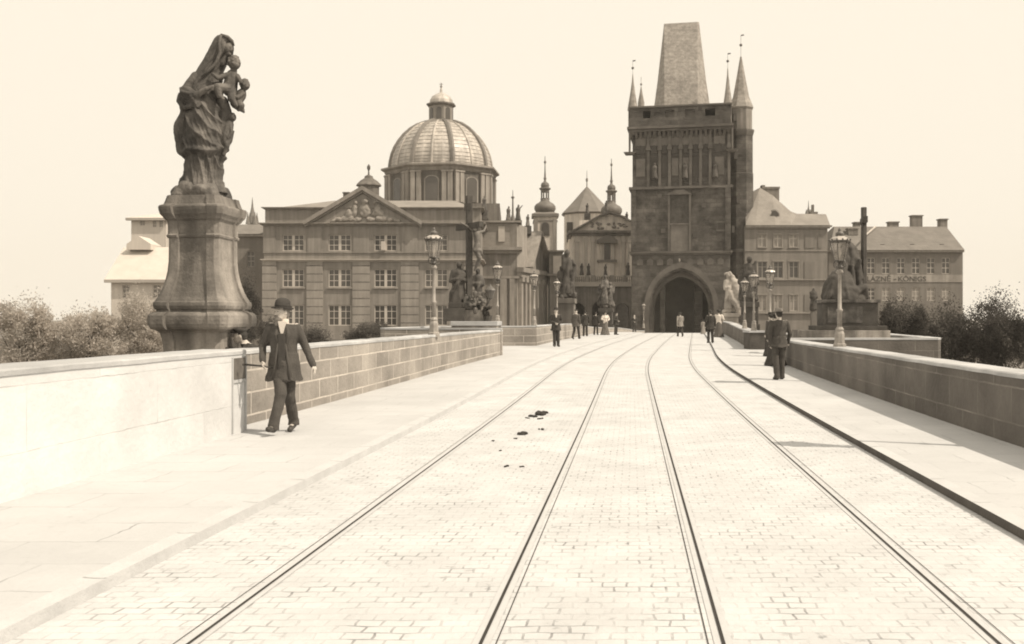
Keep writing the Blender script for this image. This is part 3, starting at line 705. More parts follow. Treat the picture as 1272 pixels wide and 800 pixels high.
# ------------------------------------------------------------------ church with two onion towers
DT = 138.0; ut = DT / F; zt = lambda y: Z(y, DT)
sv = thing("twin_tower_church", "church with two onion topped belfries, a conical roof and a statue lined balcony", "church", (X(735, DT), DT, -.6))
def belfry(px, d, lab, dy=0, solid=True):
    u = d / F; z = lambda y: Z(y + dy, d); x = X(px, d)
    q = MB(); s = 14.2 * u; q.box(x - s, x + s, d - s, d + s, -.6, z(270)); b = q.build("belfry", M_sal, sv); b['label'] = lab
    q = MB()
    for sx in (-1, 1): q.box(x + sx * s * .82 - 2.2 * u, x + sx * s * .82 + 2.2 * u, d - s - .2, d - s + .02, z(330), z(274)); 
    q.build("corner_strips", M_trim, b)
    q = MB(); q.box(x - 15 * u, x + 15 * u, d - 15 * u, d + 15 * u, z(277), z(275)); q.box(x - 16.5 * u, x + 16.5 * u, d - 16.5 * u, d + 16.5 * u, z(270.5), z(267)); q.loft([[(x - 16.5 * u, d - 16.5 * u, z(267)), (x + 16.5 * u, d - 16.5 * u, z(267)), (x + 16.5 * u, d + 16.5 * u, z(267)), (x - 16.5 * u, d + 16.5 * u, z(267))], [(x - 9 * u, d - 9 * u, z(264)), (x + 9 * u, d - 9 * u, z(264)), (x + 9 * u, d + 9 * u, z(264)), (x - 9 * u, d + 9 * u, z(264))]]); q.build("cornice", M_cone, b)
    wd = 4.6 * u; pts = [(x - wd, z(294)), (x + wd, z(294)), (x + wd, z(282))] + [(x + wd * math.cos(t * math.pi / 6), z(282) + wd * math.sin(t * math.pi / 6)) for t in range(1, 6)] + [(x - wd, z(282))]
    q = MB(); q.poly_y([(x + (p[0] - x) * 1.25, z(294.5) + (p[1] - z(294.5)) * 1.08) for p in pts], d - s - .08, d - s + .02); wf = q.build("window", M_trim, b)
    q = MB(); q.poly_y(pts, d - s - .12, d - s - .05); q.build("louvre", M_dark, wf)
    q = MB(); q.lathe(x, d, [(8 * u, z(265.5)), (11.5 * u, z(263.5)), (13.3 * u, z(260)), (13.2 * u, z(256.5)), (11 * u, z(253.5)), (7.5 * u, z(251.5)), (5.6 * u, z(249.8)), (5.3 * u, z(247.5))], 20); q.build("onion_dome", M_onion, b, True)
    l = MB(); l.lathe(x, d, [(5.6 * u, z(248.5)), (5.6 * u, z(246.5))], 8)
    for k in range(8): a = k * math.pi / 4 + .4; l.box(x + 4.6 * u * math.cos(a) - .09, x + 4.6 * u * math.cos(a) + .09, d + 4.6 * u * math.sin(a) - .09, d + 4.6 * u * math.sin(a) + .09, z(246.6), z(237))
    l.lathe(x, d, [(5.3 * u, z(239)), (5.3 * u, z(236.5)), (7.2 * u, z(235)), (7 * u, z(233.6)), (4.8 * u, z(233)), (5.3 * u, z(230.5)), (4.4 * u, z(227.5)), (2 * u, z(226)), (1.3 * u, z(224)), (1.9 * u, z(221.5)), (1.2 * u, z(220)), (.8 * u, z(212)), (.5 * u, z(203.5)), (1.4 * u, z(202.5)), (1.4 * u, z(200.5)), (.5 * u, z(199.5)), (.35 * u, z(194))], 12); l.build("lantern_spire", M_onion, b, False)
belfry(677, DT, "left belfry", 0); belfry(759.5, DT + 4, "right belfry", 3.2)
cx, cy = X(729, DT + 14), DT + 14; uc = (DT + 14) / F; zc = lambda y: Z(y, DT + 14)
q = MB(); q.lathe(cx, cy, [(30 * uc, -.6), (30 * uc, zc(266))], 8, R(22.5)); oc = q.build("octagon", M_sal, sv)
q = MB(); q.lathe(cx, cy, [(30.5 * uc, zc(268)), (33.5 * uc, zc(266)), (20 * uc, zc(252.5)), (7 * uc, zc(238.5)), (.8 * uc, zc(232)), (.6 * uc, zc(226)), (1.4 * uc, zc(225)), (1.4 * uc, zc(222)), (.4 * uc, zc(221)), (.25 * uc, zc(212))], 8, R(22.5)); q.build("conical_roof", M_cone, oc)
q = MB(); q.box(X(704, 150), X(711, 150), 149.3, 150.8, zc(302), zc(278)); q.build("window", M_dark, oc)
DF = 128.0; uf = DF / F; zf = lambda y: Z(y, DF)
x0, x1 = X(711, DF), X(792, DF)
q = MB(); q.box(x0, x1, DF, DF + 10, -.6, zf(291)); fa = q.build("facade", M_sal, sv)
q = MB(); q.poly_y([(X(716, DF), zf(286.5)), (X(797, DF), zf(286.5)), (X(785, DF), zf(277)), (X(770, DF), zf(270)), (X(757, DF), zf(266.5)), (X(744, DF), zf(270)), (X(728, DF), zf(279))], DF - .3, DF + 5); gb = q.build("gable", M_sal, fa)
q = MB()
for a, b in (((712, 288), (728, 279)), ((728, 279), (744, 270)), ((744, 270), (757, 265.5)), ((757, 265.5), (770, 270)), ((770, 270), (786, 278)), ((786, 278), (799, 287))):
    q.poly_y([(X(a[0], DF), zf(a[1])), (X(b[0], DF), zf(b[1])), (X(b[0], DF), zf(b[1] - 2.4)), (X(a[0], DF), zf(a[1] - 2.4))], DF - .8, DF + 5)
q.build("raking_cornice", M_cone, gb)
q = MB(); q.box(x0 - .5, x1 + .5, DF - .7, DF + 5, zf(289.5), zf(286.7)); q.box(x0 - .2, x1 + .2, DF - .3, DF + 5, zf(293), zf(289.6)); q.build("cornice", M_saldark, fa)
rl = MB(); random.seed(5)
for k in range(14): rl.ell((X(757 + random.uniform(-22, 22), DF), DF - .3, zf(281 + random.uniform(-4, 3))), (random.uniform(1.5, 3.5) * uf, .2, random.uniform(1, 2.2) * uf), 8)
rl.build("carved_relief", M_trim, gb, True)
for a, b in ((714, 719), (726, 729.5), (734, 738), (772, 776), (780, 784)):
    q = MB(); q.box(X(a, DF), X(b, DF), DF - .3, DF + .02, zf(350), zf(293.2)); q.box(X(a - .8, DF), X(b + .8, DF), DF - .38, DF + .02, zf(301), zf(296)); q.build("pilaster", M_trimlight, fa)
q = MB(); q.box(X(744, DF), X(763, DF), DF - .35, DF + .02, zf(344), zf(300)); wf = q.build("window", M_sal, fa)
q = MB(); q.poly_y([(X(741, DF), zf(302.5)), (X(766.5, DF), zf(302.5)), (X(766, DF), zf(299)), (X(760, DF), zf(294.5)), (X(753.5, DF), zf(293)), (X(747, DF), zf(294.5)), (X(741, DF), zf(299))], DF - 1.1, DF + .02); q.build("hood", M_cone, wf); q = MB(); q.box(X(741.5, DF), X(766, DF), DF - .6, DF, zf(325.5), zf(323)); q.build("sill", M_cone, wf)
q = MB(); q.box(X(750, DF), X(758, DF), DF - .42, DF - .3, zf(322.8), zf(303)); q.build("pane", M_glass, wf)
for a, b in ((745, 748), (759.5, 762.5)):
    q = MB(); q.box(X(a, DF), X(b, DF), DF - .55, DF - .34, zf(322.8), zf(302)); q.build("column", M_trimlight, wf)
# portico with balustrade and statues
DPt = 124.0; up = DPt / F; zp = lambda y: Z(y, DPt)
px0, px1 = X(704, DPt), X(788, DPt)
def arch_wall(mb, x0, x1, z0, z1, y, arches, depth, seg=10, pointed=False):
    """wall facing -y with arched openings down to z0; arches: (centre, half width, springing height)"""
    xs = x0
    for c_, hw, sp in arches:
        mb.box(xs, c_ - hw, y, y + depth, z0, z1)
        pts = []
        for k in range(seg + 1):
            if pointed:
                th = k / seg; rad = hw * 1.25
                if th <= .5: ang_ = math.pi - (th * 2) * math.acos(1 - hw / rad + 0) ; px_ = c_ + (rad - hw) + rad * math.cos(ang_)
                else: ang_ = ((1 - th) * 2) * math.acos(1 - hw / rad); px_ = c_ - (rad - hw) + rad * math.cos(ang_)
                pts.append((px_, sp + rad * abs(math.sin(ang_))))
            else: a = math.pi - math.pi * k / seg; pts.append((c_ + hw * math.cos(a), sp + hw * math.sin(a)))
        for p, q_ in zip(pts, pts[1:]):
            mb.add([(p[0], y, p[1]), (q_[0], y, q_[1]), (q_[0], y, z1), (p[0], y, z1)], [(0, 1, 2, 3)])
            mb.add([(p[0], y, p[1]), (q_[0], y, q_[1]), (q_[0], y + depth, q_[1]), (p[0], y + depth, p[1])], [(3, 2, 1, 0)])
        xs = c_ + hw
    mb.box(xs, x1, y, y + depth, z0, z1)
    return mb
q = MB(); arch_wall(q, px0, px1, -.6, zp(356.2), DPt, [(X(718, DPt), 8.5 * up, zp(385)), (X(746, DPt), 10.5 * up, zp(384)), (X(773, DPt), 8.5 * up, zp(385))], .9); po = q.build("portico", M_saldark, sv)
q = MB(); q.box(px0, px1, DPt + 3.5, DPt + 3.9, -.6, zp(356.2)); q.build("back_wall", M_dkstone, po)
q = MB(); q.box(px0 - .2, px1 + .2, DPt - .35, DPt + 3.9, zp(356), zp(350.3)); q.box(px0 - .1, px1 + .1, DPt - .2, DPt + .3, zp(344), zp(342.6)); q.build("cornice", M_trimlight, po)
q = MB(); n = 34
for k in range(n): q.lathe(px0 + (px1 - px0) * (k + .5) / n, DPt, [(.07, zp(350.3)), (.12, zp(348)), (.05, zp(345.5)), (.08, zp(344))], 6)
for px in (706, 729, 737, 760, 776, 786): q.box(X(px, DPt) - .25, X(px, DPt) + .25, DPt - .25, DPt + .25, zp(350.3), zp(342))
q.build("balustrade", M_trim, po)
for px, hp in ((722.5, 15), (731, 15), (780, 16), (706, 16), (752, 14)):
    q = MB(); figure(X(px, DPt), DPt, zp(342), hp * up, q, .2); q.build("roof_statue", M_dkstone, sv)
for px, y, d in ((729.5, 265, 129), (753, 262, 130), (778.5, 276, 128.5)):
    q = MB(); x = X(px, d); q.box(x - .4, x + .4, d - .4, d + .4, Z(y + 8, d), Z(y, d)); figure(x, d, Z(y, d), 13 * d / F, q, .2); q.build("roof_statue", M_bronze, sv)
# pier and dark wall between the two churches
q = MB(); q.box(X(683, 120), X(712, 120), 120, 126, -.6, Z(345, 120)); lk = tag(q.build("link_building", M_saldark), "dark stone link wall with a small attic between the two churches", "building")
q = MB(); q.box(X(682, 120), X(699, 120), 119.9, 125, Z(345, 120) + .002, Z(313, 120)); q.build("attic", M_saldark, lk)
q = MB(); q.box(X(687, 120), X(697, 120), 119.7, 120, Z(340, 120), Z(318, 120)); q.build("niche", M_trimlight, lk)
q = MB(); q.box(X(680.5, 120), X(700.5, 120), 119.5, 125.3, Z(313, 120), Z(311, 120)); q.box(X(680, 120), X(704, 120), 119.5, 126, Z(342.5, 120), Z(340.5, 120)); q.build("cornice", M_trim, lk)
# ------------------------------------------------------------------ gate tower
DG = 112.0; ug = DG / F
tw = thing("gate_tower", "massive sooty gothic gate tower with a pointed archway and steep slate roof", "tower", (X(845, DG), DG, -.6))
TM = Matrix.Translation((X(845, DG), DG, 0)) @ Matrix.Rotation(-math.atan(.189), 4, 'Z')
tx = lambda px: (px - 845) * ug * 1.01
tz = lambda y: Z(y, DG)
def TB(): q = MB(); q.M = TM; return q
x0, x1 = tx(785.5), tx(905)
q = TB(); arch_wall(q, x0, x1, -1, tz(313), 0, [(tx(846), 38 * ug, tz(382))], 1.4, 16, True)
q.box(x0, x0 + .8, 1.4, 11, -1, tz(313)); q.box(x1 - .8, x1, 1.4, 11, -1, tz(313)); q.box(x0, x1, .0, 11, tz(313) + .002, tz(233))
base = q.build("lower_tower", M_tower, tw)
# arch mouldings, stepping in
def arch_ring(hw_px, spring, y, wdt, m, nm, parent, dep=.3):
    q = TB(); c_ = tx(846); hw = hw_px * ug; seg = 20
    def pts(hw, sp):
        P = [(c_ - hw, -1)]; rad = hw * 1.25; am = math.acos(1 - hw / rad)
        for k in range(seg + 1):
            th = k / seg
            if th <= .5: a = math.pi - th * 2 * am; P.append((c_ + (rad - hw) + rad * math.cos(a), sp + rad * math.sin(a)))
            else: a = (1 - th) * 2 * am; P.append((c_ - (rad - hw) + rad * math.cos(a), sp + rad * math.sin(a)))
        P.append((c_ + hw, -1)); return P
    A, B = pts(hw, tz(spring)), pts(hw + wdt, tz(spring))
    for i in range(len(A) - 1):
        a, b, c, d_ = A[i], A[i + 1], B[i + 1], B[i]
        q.add([(a[0], y, a[1]), (b[0], y, b[1]), (c[0], y, c[1]), (d_[0], y, d_[1]), (a[0], y + dep, a[1]), (b[0], y + dep, b[1]), (c[0], y + dep, c[1]), (d_[0], y + dep, d_[1])],
              [(0, 1, 2, 3), (0, 4, 5, 1), (3, 2, 6, 7)])
    return q.build(nm, m, parent)
arch_ring(39.5, 381, -.12, .55, M_towtrim, "arch_moulding", base, .14)
arch_ring(36.3, 382, .45, .3, M_tower, "arch_moulding", base, .5)
arch_ring(33.5, 384, 1.0, .5, M_towtrim, "arch_moulding", base, .5)
q = TB(); q.box(x0 + .8, x1 - .8, 10.4, 10.8, -1, tz(316)); q.build("passage_backing", mat("pale passage backing", .30, .25, .4, .95, .2, 4), base)  # added wall closing the open gateway, coloured pale to lift its dark inside
q = TB(); q.box(tx(820), tx(826), 1.5, 3.0, -1, tz(350)); q.build("passage_pier", M_tower, base); q = TB(); q.box(tx(862), tx(872), 4, 9, -1, tz(352)); q.build("passage_pier", M_tower, base)
q = TB(); q.box(x0 - .25, x1 + .25, -.25, 11.2, tz(314.5), tz(312)); q.box(x0 - .3, x1 + .3, -.3, 11.2, tz(234.5), tz(231.3)); q.box(x0 - .12, x1 + .12, -.1, 11.2, tz(316.5), tz(314.5) - .002); q.build("string_course", M_towtrim, tw)
q = TB(); q.ell((tx(844), -.16, tz(323.5)), (.12, .1, .22), 8); q.build("keystone_boss", M_curt, base)
# buttress strips and blind niche
q = TB(); q.box(x0 - .06, tx(791), -.3, .02, tz(311.9), tz(234.6)); q.build("corner_buttress", M_tower, tw); q = TB(); q.box(tx(899), x1 + .06, -.3, .02, tz(311.9), tz(234.6)); q.build("corner_buttress", M_tower, tw)
nf = TB(); nf.box(tx(830), tx(832.5), -.22, .02, tz(311.9), tz(240)); nf.box(tx(855.5), tx(858), -.22, .02, tz(311.9), tz(240)); nf.poly_y([(tx(829), tz(242)), (tx(859), tz(242)), (tx(850), tz(236)), (tx(838), tz(236))], -.3, .02); nch = nf.build("niche_frame", M_towtrim, tw)
nf = TB(); nf.box(tx(833), tx(855), -.03, .05, tz(278), tz(242.1)); nf.build("niche_recess", M_dkstone, nch)
nf = TB(); nf.box(tx(833.2), tx(855), -.05, .05, tz(311.9), tz(279)); nf.box(tx(832.6), tx(855.4), -.18, .02, tz(279), tz(277.6)); nf.build("niche_panel", M_towpan, nch)
q = TB(); q.box(tx(890), tx(901.5), -.05, .1, tz(286), tz(277.5)); q.build("window", M_dark, tw)
q = TB(); q.box(tx(888.5), tx(903), -.12, .02, tz(277.5), tz(275.5)); q.box(tx(888.5), tx(903), -.12, .02, tz(288), tz(286)); q.build("window_frame", M_towtrim, tw)
random.seed(21)
for k in range(7):                                   # bosses, scars and shields on the rubble face
    a, b = random.choice(((794, 827), (861, 887))); px, py = random.uniform(a, b), random.uniform(242, 306)
    q = TB(); q.box(tx(px) - .25, tx(px) + .25, -.08, .02, tz(py) - .25, tz(py) + .25); q.build("carved_shield", M_towtrim if k % 2 else M_dkstone, tw)
for k in range(9):
    q = TB(); px = 796 + k * 12.2
    if 838 < px < 852: continue
    q.poly_y([(tx(px) - .35, tz(329)), (tx(px) + .35, tz(329)), (tx(px) + .35, tz(323)), (tx(px), tz(320.5)), (tx(px) - .35, tz(323))], -.06, .02); q.build("coat_of_arms", M_towtrim, base)
# upper stage with tracery
q = TB(); q.box(x0 + .1, x1 - .1, .12, 11, tz(231.3), tz(158.5)); up_ = q.build("upper_tower", M_tower, tw)
edges = [787, 806, 820, 832, 845.5, 857.5, 869.5, 881, 903.5]
for i, (a, b) in enumerate(zip(edges, edges[1:])):
    q = TB(); q.box(tx(b) - .16, tx(b) + .16, -.2, .14, tz(231), tz(160)); q.loft([[(tx(b) - .3, -.3, tz(186)), (tx(b) + .3, -.3, tz(186)), (tx(b) + .3, .1, tz(186)), (tx(b) - .3, .1, tz(186))], [(tx(b) - .02, -.1, tz(172)), (tx(b) + .02, -.1, tz(172)), (tx(b) + .02, -.06, tz(172)), (tx(b) - .02, -.06, tz(172))]]); q.build("tracery_shaft", M_towtrim, up_)
    w_ = tx(b) - tx(a); c_ = (tx(a) + tx(b)) / 2; wl = min(w_ * .36, .62)
    q = TB(); pt_ = [(c_ - wl, tz(180)), (c_ + wl, tz(180)), (c_ + wl, tz(169)), (c_, tz(164)), (c_ - wl, tz(169))]; q.poly_y(pt_, .05, .14); q.build("tracery_panel", M_towpan, up_)
    q = TB(); q.poly_y([(c_ - wl * .9, tz(190)), (c_ + wl * .9, tz(190)), (c_, tz(178.5))], -.02, .14); q.build("gablet", M_dkstone, up_)
    if i in (0, 3, 4, 7):
        q = TB(); q.box(c_ - wl * .85, c_ + wl * .85, .04, .14, tz(218), tz(196)); q.build("tracery_panel", M_towpan, up_)
    elif i in (1, 2, 5, 6):
        q = TB(); q.box(c_ - wl * .8, c_ + wl * .8, .07, .13, tz(219), tz(194)); q.build("window", M_dark, up_)
for c_ in (814, 851, 887):
    s = TB(); figure(tx(c_), -.3, tz(222), 20 * ug, s); s.build("niche_statue", M_tower, up_)
# gallery
gx0, gx1 = tx(780.5), tx(909)
q = TB(); n = 22
q.box(gx0, gx1, -.9, 12, tz(160), tz(157)); q.box(gx0 + .25, gx1 - .25, -.62, 12, tz(163), tz(160) - .002)
for k in range(n): a = gx0 + .5 + (gx1 - gx0 - 1) * k / (n - 1); q.loft([[(a - .14, -.1, tz(170)), (a + .14, -.1, tz(170)), (a + .14, .1, tz(170)), (a - .14, .1, tz(170))], [(a - .14, -.6, tz(163)), (a + .14, -.6, tz(163)), (a + .14, .1, tz(163)), (a - .14, .1, tz(163))]])
gal = q.build("gallery_cornice", M_towtrim, tw)
q = TB(); hs = [(tx(a), tx(b), tz(147), tz(138)) for a, b in ((800, 809), (827, 838), (851, 862.5), (875, 887))]
q.facade(gx0 + .35, gx1 - .35, tz(157) + .002, tz(134), -.78, hs, .45); q.box(gx0 + .35, gx0 + .8, -.3, 12, tz(157) + .002, tz(134)); q.box(gx1 - .8, gx1 - .35, -.3, 12, tz(157) + .002, tz(134)); q.box(gx0 + .35, gx1 - .35, 11.5, 12, tz(157) + .002, tz(134)); q.build("gallery_parapet", M_tower, gal)
q = TB(); q.box(gx0 + .2, gx1 - .2, -.95, 12.1, tz(134) + .002, tz(132)); q.build("gallery_coping", M_towtrim, gal)
for a, b, m_ in ((827, 838, M_towpan), (851, 862.5, M_towpan)):
    q = TB(); q.box(tx(a), tx(b), -.32, -.3, tz(147), tz(138)); q.build("shutter", m_, gal)
q = TB()
for px in (818, 845, 869): q.box(tx(px) - .22, tx(px) + .22, -.84, -.77, tz(140), tz(134.2))
q.build("merlon_pier", M_dkstone, gal)
q = TB(); q.loft([[(gx0 + .5, -.5, tz(132)), (gx1 - .5, -.5, tz(132)), (gx1 - .5, 11.8, tz(132)), (gx0 + .5, 11.8, tz(132))], [(tx(806), 2.5, tz(125.5)), (tx(884), 2.5, tz(125.5)), (tx(884), 9, tz(125.5)), (tx(806), 9, tz(125.5))]]); lr = q.build("gallery_roof", M_slate, tw)
q = TB(); q.box(tx(880), tx(899), 9, 11, tz(132), tz(119)); q.build("roof_turret", M_board, lr)
def turret(px, y, wpx, yb, tip, ball, deep=None):
    q = TB(); s = wpx * ug / 2; cx_ = tx(px)
    q.lathe(cx_, y, [(s * .6, tz(166)), (s, tz(159)), (s, tz(157)), (s * .94, tz(157) + .03), (s * .94, tz(yb))], 8, R(22.5)); o = q.build("corner_turret", M_towtrim, tw)
    q = TB(); q.lathe(cx_, y, [(s * 1.12, tz(yb + 1)), (s * 1.1, tz(yb)), (s * .55, tz(yb + (tip - yb) * .45)), (s * .2, tz(yb + (tip - yb) * .8)), (.05, tz(tip))], 8, R(22.5)); q.build("turret_spire", M_slate, o)
    q = TB(); q.tube([(cx_, y, tz(tip + 2)), (cx_, y, tz(ball - 10))], .018, 5); q.ell((cx_, y, tz(ball)), .16, 8); q.poly_y([(cx_, tz(ball - 8)), (cx_ + .35, tz(ball - 8.6)), (cx_ + .3, tz(ball - 10)), (cx_, tz(ball - 9.5))], y - .02, y + .02); q.build("weathervane", M_irond, o)
    for sx in (-.5, .5):
        q = TB(); q.box(cx_ + sx * s - .11, cx_ + sx * s + .11, y - s * .93, y - s * .8, tz(146), tz(136)); q.build("slit", M_dark, o)
turret(787, -.1, 12.5, 134, 90, 82); turret(902, -.1, 11, 134, 88, 79)
for lx, dy in ((-5.1, 11), (5.8, 11)):
    q = TB(); s = 5 * ug; zz = lambda y: Z(y, DG + 11); q.lathe(lx, dy, [(s, tz(134)), (s * .9, zz(126)), (s * .35, zz(113)), (.05, zz(106))], 8); q.tube([(lx, dy, zz(107)), (lx, dy, zz(94))], .03, 5); q.ell((lx, dy, zz(103)), .15, 7); q.build("turret_spire", M_slate, tw)
# slender corner shafts under the gallery
for px in (783.5, 907):
    q = TB(); q.tube([(tx(px), -.5, tz(189)), (tx(px), -.5, tz(158))], .13, 6); q.loft([[(tx(px) - .7, -.8, tz(188)), (tx(px) + .7, -.8, tz(188)), (tx(px) + .7, .2, tz(188)), (tx(px) - .7, .2, tz(188))], [(tx(px) - .5, -.7, tz(191)), (tx(px) + .5, -.7, tz(191)), (tx(px) + .5, .2, tz(191)), (tx(px) - .5, .2, tz(191))]]); q.build("canopy_shaft", M_towtrim, tw)
# the steep hipped roof
def oct_ring(a, b, c, d_, y0, y1, y2, y3, z): return [(a, y1, z), (b, y0, z), (c, y0, z), (d_, y1, z), (d_, y2, z), (c, y3, z), (b, y3, z), (a, y2, z)]
q = TB(); q.loft([oct_ring(tx(811), tx(825.6), tx(866), tx(882), .6, 2.6, 8.4, 10.4, tz(132.5)), oct_ring(tx(816), tx(825.2), tx(866), tx(876.5), 1.7, 3.3, 7.7, 9.3, Z(100, DG + 3)), oct_ring(tx(823.6), tx(823.9), tx(866), tx(868), 4.9, 5.1, 5.9, 6.1, Z(30.5, DG + 5.5))])
rf_ = q.build("main_roof", M_slate, tw)
q = TB(); q.box(tx(823.4), tx(867.6), 5.2, 5.8, Z(31, DG + 5.5), Z(29.8, DG + 5.5)); q.build("ridge", M_towtrim, rf_)
# round stair turret at the right
sc_ = MB(); scx, scy = X(920.3, DG + 2), DG + 2; us = (DG + 2) / F; zs = lambda y: Z(y, DG + 2)
sc_.lathe(scx, scy, [(15.8 * us, -1), (15.8 * us, zs(217)), (15.2 * us, zs(216)), (15.2 * us, zs(166))], 8, R(22.5 - 10.7)); st = sc_.build("stair_turret", M_tower, tw)
q = MB(); q.lathe(scx, scy, [(15.5 * us, zs(170)), (17 * us, zs(165)), (17 * us, zs(162.8)), (15 * us, zs(162.5))], 8, R(11.8)); q.lathe(scx, scy, [(15.9 * us, zs(314)), (16.5 * us, zs(313)), (16.5 * us, zs(311)), (15.9 * us, zs(310))], 8, R(11.8)); q.build("string_course", M_towtrim, st)
q = MB(); q.lathe(scx, scy, [(14.4 * us, zs(163)), (14.4 * us, zs(135))], 8, R(11.8)); q.build("boarded_top", M_board, st)
q = MB(); q.lathe(scx, scy, [(14.8 * us, zs(137)), (16 * us, zs(135)), (10.5 * us, zs(121)), (5.5 * us, zs(95)), (1 * us, zs(70.5))], 8, R(11.8)); q.build("turret_spire", M_slate, st)
q = MB(); q.tube([(scx, scy, zs(72)), (scx, scy, zs(44))], .02, 5); q.ell((scx, scy, zs(56)), .18, 8); q.poly_y([(scx, zs(45)), (scx + .4, zs(44)), (scx + .3, zs(42.5)), (scx, zs(43.4))], scy - .02, scy + .02); q.build("weathervane", M_irond, st)
for px, y in ((914, 149), (915, 196), (918, 250), (912, 286)):
    q = MB(); q.cb((X(px, DG), scy - 15.0 * us * .97, zs(y)), (.35, .35, .8)); q.build("slit", M_dark, st)

# ------------------------------------------------------------------ houses at the right
DH = 112.0; uh = DH / F; zh = lambda y: Z(y, DH)
hx0, hx1 = X(925, DH), X(1028, DH)
ho = thing("town_house", "tall stuccoed house beside the gate tower with stepped roof and three rows of windows", "house", (X(980, DH), DH, -.6))
wc = ((942, 951.5), (961.6, 971.2), (981, 990.6)); holes = []; wl = []
for a, b in wc:
    wl += [(a, b, 291.5, 306.8, 0), (a - .5, b + 1.2, 325, 345.3, 1), (a + .5, b, 366.5, 386, 0)]
holes = [(X(a, DH), X(b, DH), zh(y1), zh(y0)) for a, b, y0, y1, s in wl]
q = MB(); q.facade(hx0, hx1, -.7, zh(280.5), DH, holes, .22); q.box(hx0, hx1, DH + .23, DH + 12, -.7, zh(281)); q.build("wall", M_house, ho)
for a, b, y0, y1, s in wl:
    window(ho, X((a + b) / 2, DH), DH + .1, zh(y1), (b - a) * uh, (y1 - y0) * uh, 'tee', M_wind if s else M_winw, M_glass if s else M_curt, None)
    q = MB(); q.box(X(a - 1.6, DH), X(b + 1.6, DH), DH - .1, DH + .02, zh(y0), zh(y0 - 1.6)); q.box(X(a - 1.6, DH), X(b + 1.6, DH), DH - .14, DH + .02, zh(y1 + 1.3), zh(y1)); q.box(X(a - 1.4, DH), X(a, DH), DH - .05, DH + .02, zh(y1), zh(y0)); q.box(X(b, DH), X(b + 1.4, DH), DH - .05, DH + .02, zh(y1), zh(y0)); q.build("window_surround", M_trim, ho)
for a, b, y0, y1 in ((1000, 1011.5, 291, 308), (999, 1012, 325, 346), (999, 1011, 366, 387), (1016, 1021, 291, 308)):
    q = MB(); q.box(X(a, DH), X(b, DH), DH - .07, DH + .02, zh(y1), zh(y0)); q.build("blind_window", M_house2, ho)
q = MB()
for y0, y1, o in ((346.5, 348.2, .22), (387.5, 389.5, .25), (311, 312, .08)): q.box(hx0, hx1 + .05, DH - o, DH + .02, zh(y1), zh(y0))
q.box(hx0, hx1 + .4, DH - .45, DH + .02, zh(282.3), zh(280.2)); q.box(hx0, hx1 + .2, DH - .25, DH + .02, zh(284), zh(282.3) - .002); q.build("cornice", M_trim, ho)
ev = [(925, 280.2), (937, 280.2), (962, 280.2), (981, 280.2), (990, 280.2), (1029.5, 280.2)]; rg = [(925, 246), (944, 233), (960, 243), (982, 262.5), (990, 265.5), (1026, 266)]
q = MB(); A = [(X(a, DH), DH - .5, zh(b)) for a, b in ev]; B = [(X(a, DH + 3), DH + 3, Z(b, DH + 3)) for a, b in rg]; C_ = [(p[0], DH + 9, p[2]) for p in B]; E = [(p[0], DH + 12.4, zh(281)) for p in A]
for i in range(5):
    q.add([A[i], A[i + 1], B[i + 1], B[i]], [(0, 1, 2, 3)]); q.add([B[i], B[i + 1], C_[i + 1], C_[i]], [(0, 1, 2, 3)]); q.add([C_[i], C_[i + 1], E[i + 1], E[i]], [(0, 1, 2, 3)])
q.add([A[5], E[5], C_[5], B[5]], [(0, 1, 2, 3)]); ro = q.build("roof", M_roofl, ho)
q = MB(); q.box(X(947, DH + 4), X(968, DH + 4), DH + 4, DH + 5.5, Z(256, DH + 4), Z(234.5, DH + 4)); q.box(X(946.3, DH + 4), X(968.7, DH + 4), DH + 3.9, DH + 5.6, Z(234.5, DH + 4) + .002, Z(232, DH + 4)); q.box(X(947, DH + 4), X(951, DH + 4), DH + 4.2, DH + 5, Z(232, DH + 4), Z(229.5, DH + 4)); q.build("chimney", M_house, ro)
q = MB(); q.box(X(1007, DH + 5), X(1016, DH + 5), DH + 5, DH + 6, Z(268, DH + 5), Z(263, DH + 5)); q.box(X(1009.5, DH + 5), X(1012, DH + 5), DH + 5.2, DH + 5.6, Z(263, DH + 5), Z(254, DH + 5)); q.build("chimney", M_house2, ro)
q = MB(); q.lathe(X(963, DH + .9), DH + 1.2, [(6.6 * uh, zh(268.8)), (6.2 * uh, zh(263)), (4 * uh, zh(259.5)), (1 * uh, zh(258.3))], 14, 0, 1, .55); dmr = q.build("eyebrow_dormer", M_roofd, ro, True)
q = MB(); q.poly_y([(X(958.5, DH), zh(268.2)), (X(969, DH), zh(268.2)), (X(968.5, DH), zh(264)), (X(965, DH), zh(260.8)), (X(961, DH), zh(261.5))], DH + .55, DH + .62); q.build("dormer_opening", M_dark, dmr)

DJ = 118.0; uj = DJ / F; zj = lambda y: Z(y, DJ)
jx0, jx1 = X(1029, DJ), X(1196, DJ)
hj = thing("town_house", "long grey house with a painted sign band and dark tiled roof behind the right-hand trees", "house", (X(1180, DJ), DJ, -3))
cols = [1082 + 18.6 * k for k in range(6)]
holes = [(X(c - 5, DJ), X(c + 5, DJ), zj(y1), zj(y0)) for c in cols for y0, y1 in ((320.3, 340), (357.5, 373.5))]
q = MB(); q.facade(jx0, jx1, -3, zj(311), DJ, holes, .2); q.box(jx0, jx1, DJ + .21, DJ + 10, -3, zj(311.2)); q.build("wall", M_house2, hj)
for k, c in enumerate(cols):
    window(hj, X(c, DJ), DJ + .08, zj(340), 10 * uj, 19.7 * uj, 'cross', M_winw, M_glass)
    window(hj, X(c, DJ), DJ + .08, zj(373.5), 10 * uj, 16 * uj, 'cross', M_winw, M_curt if k else M_glass)
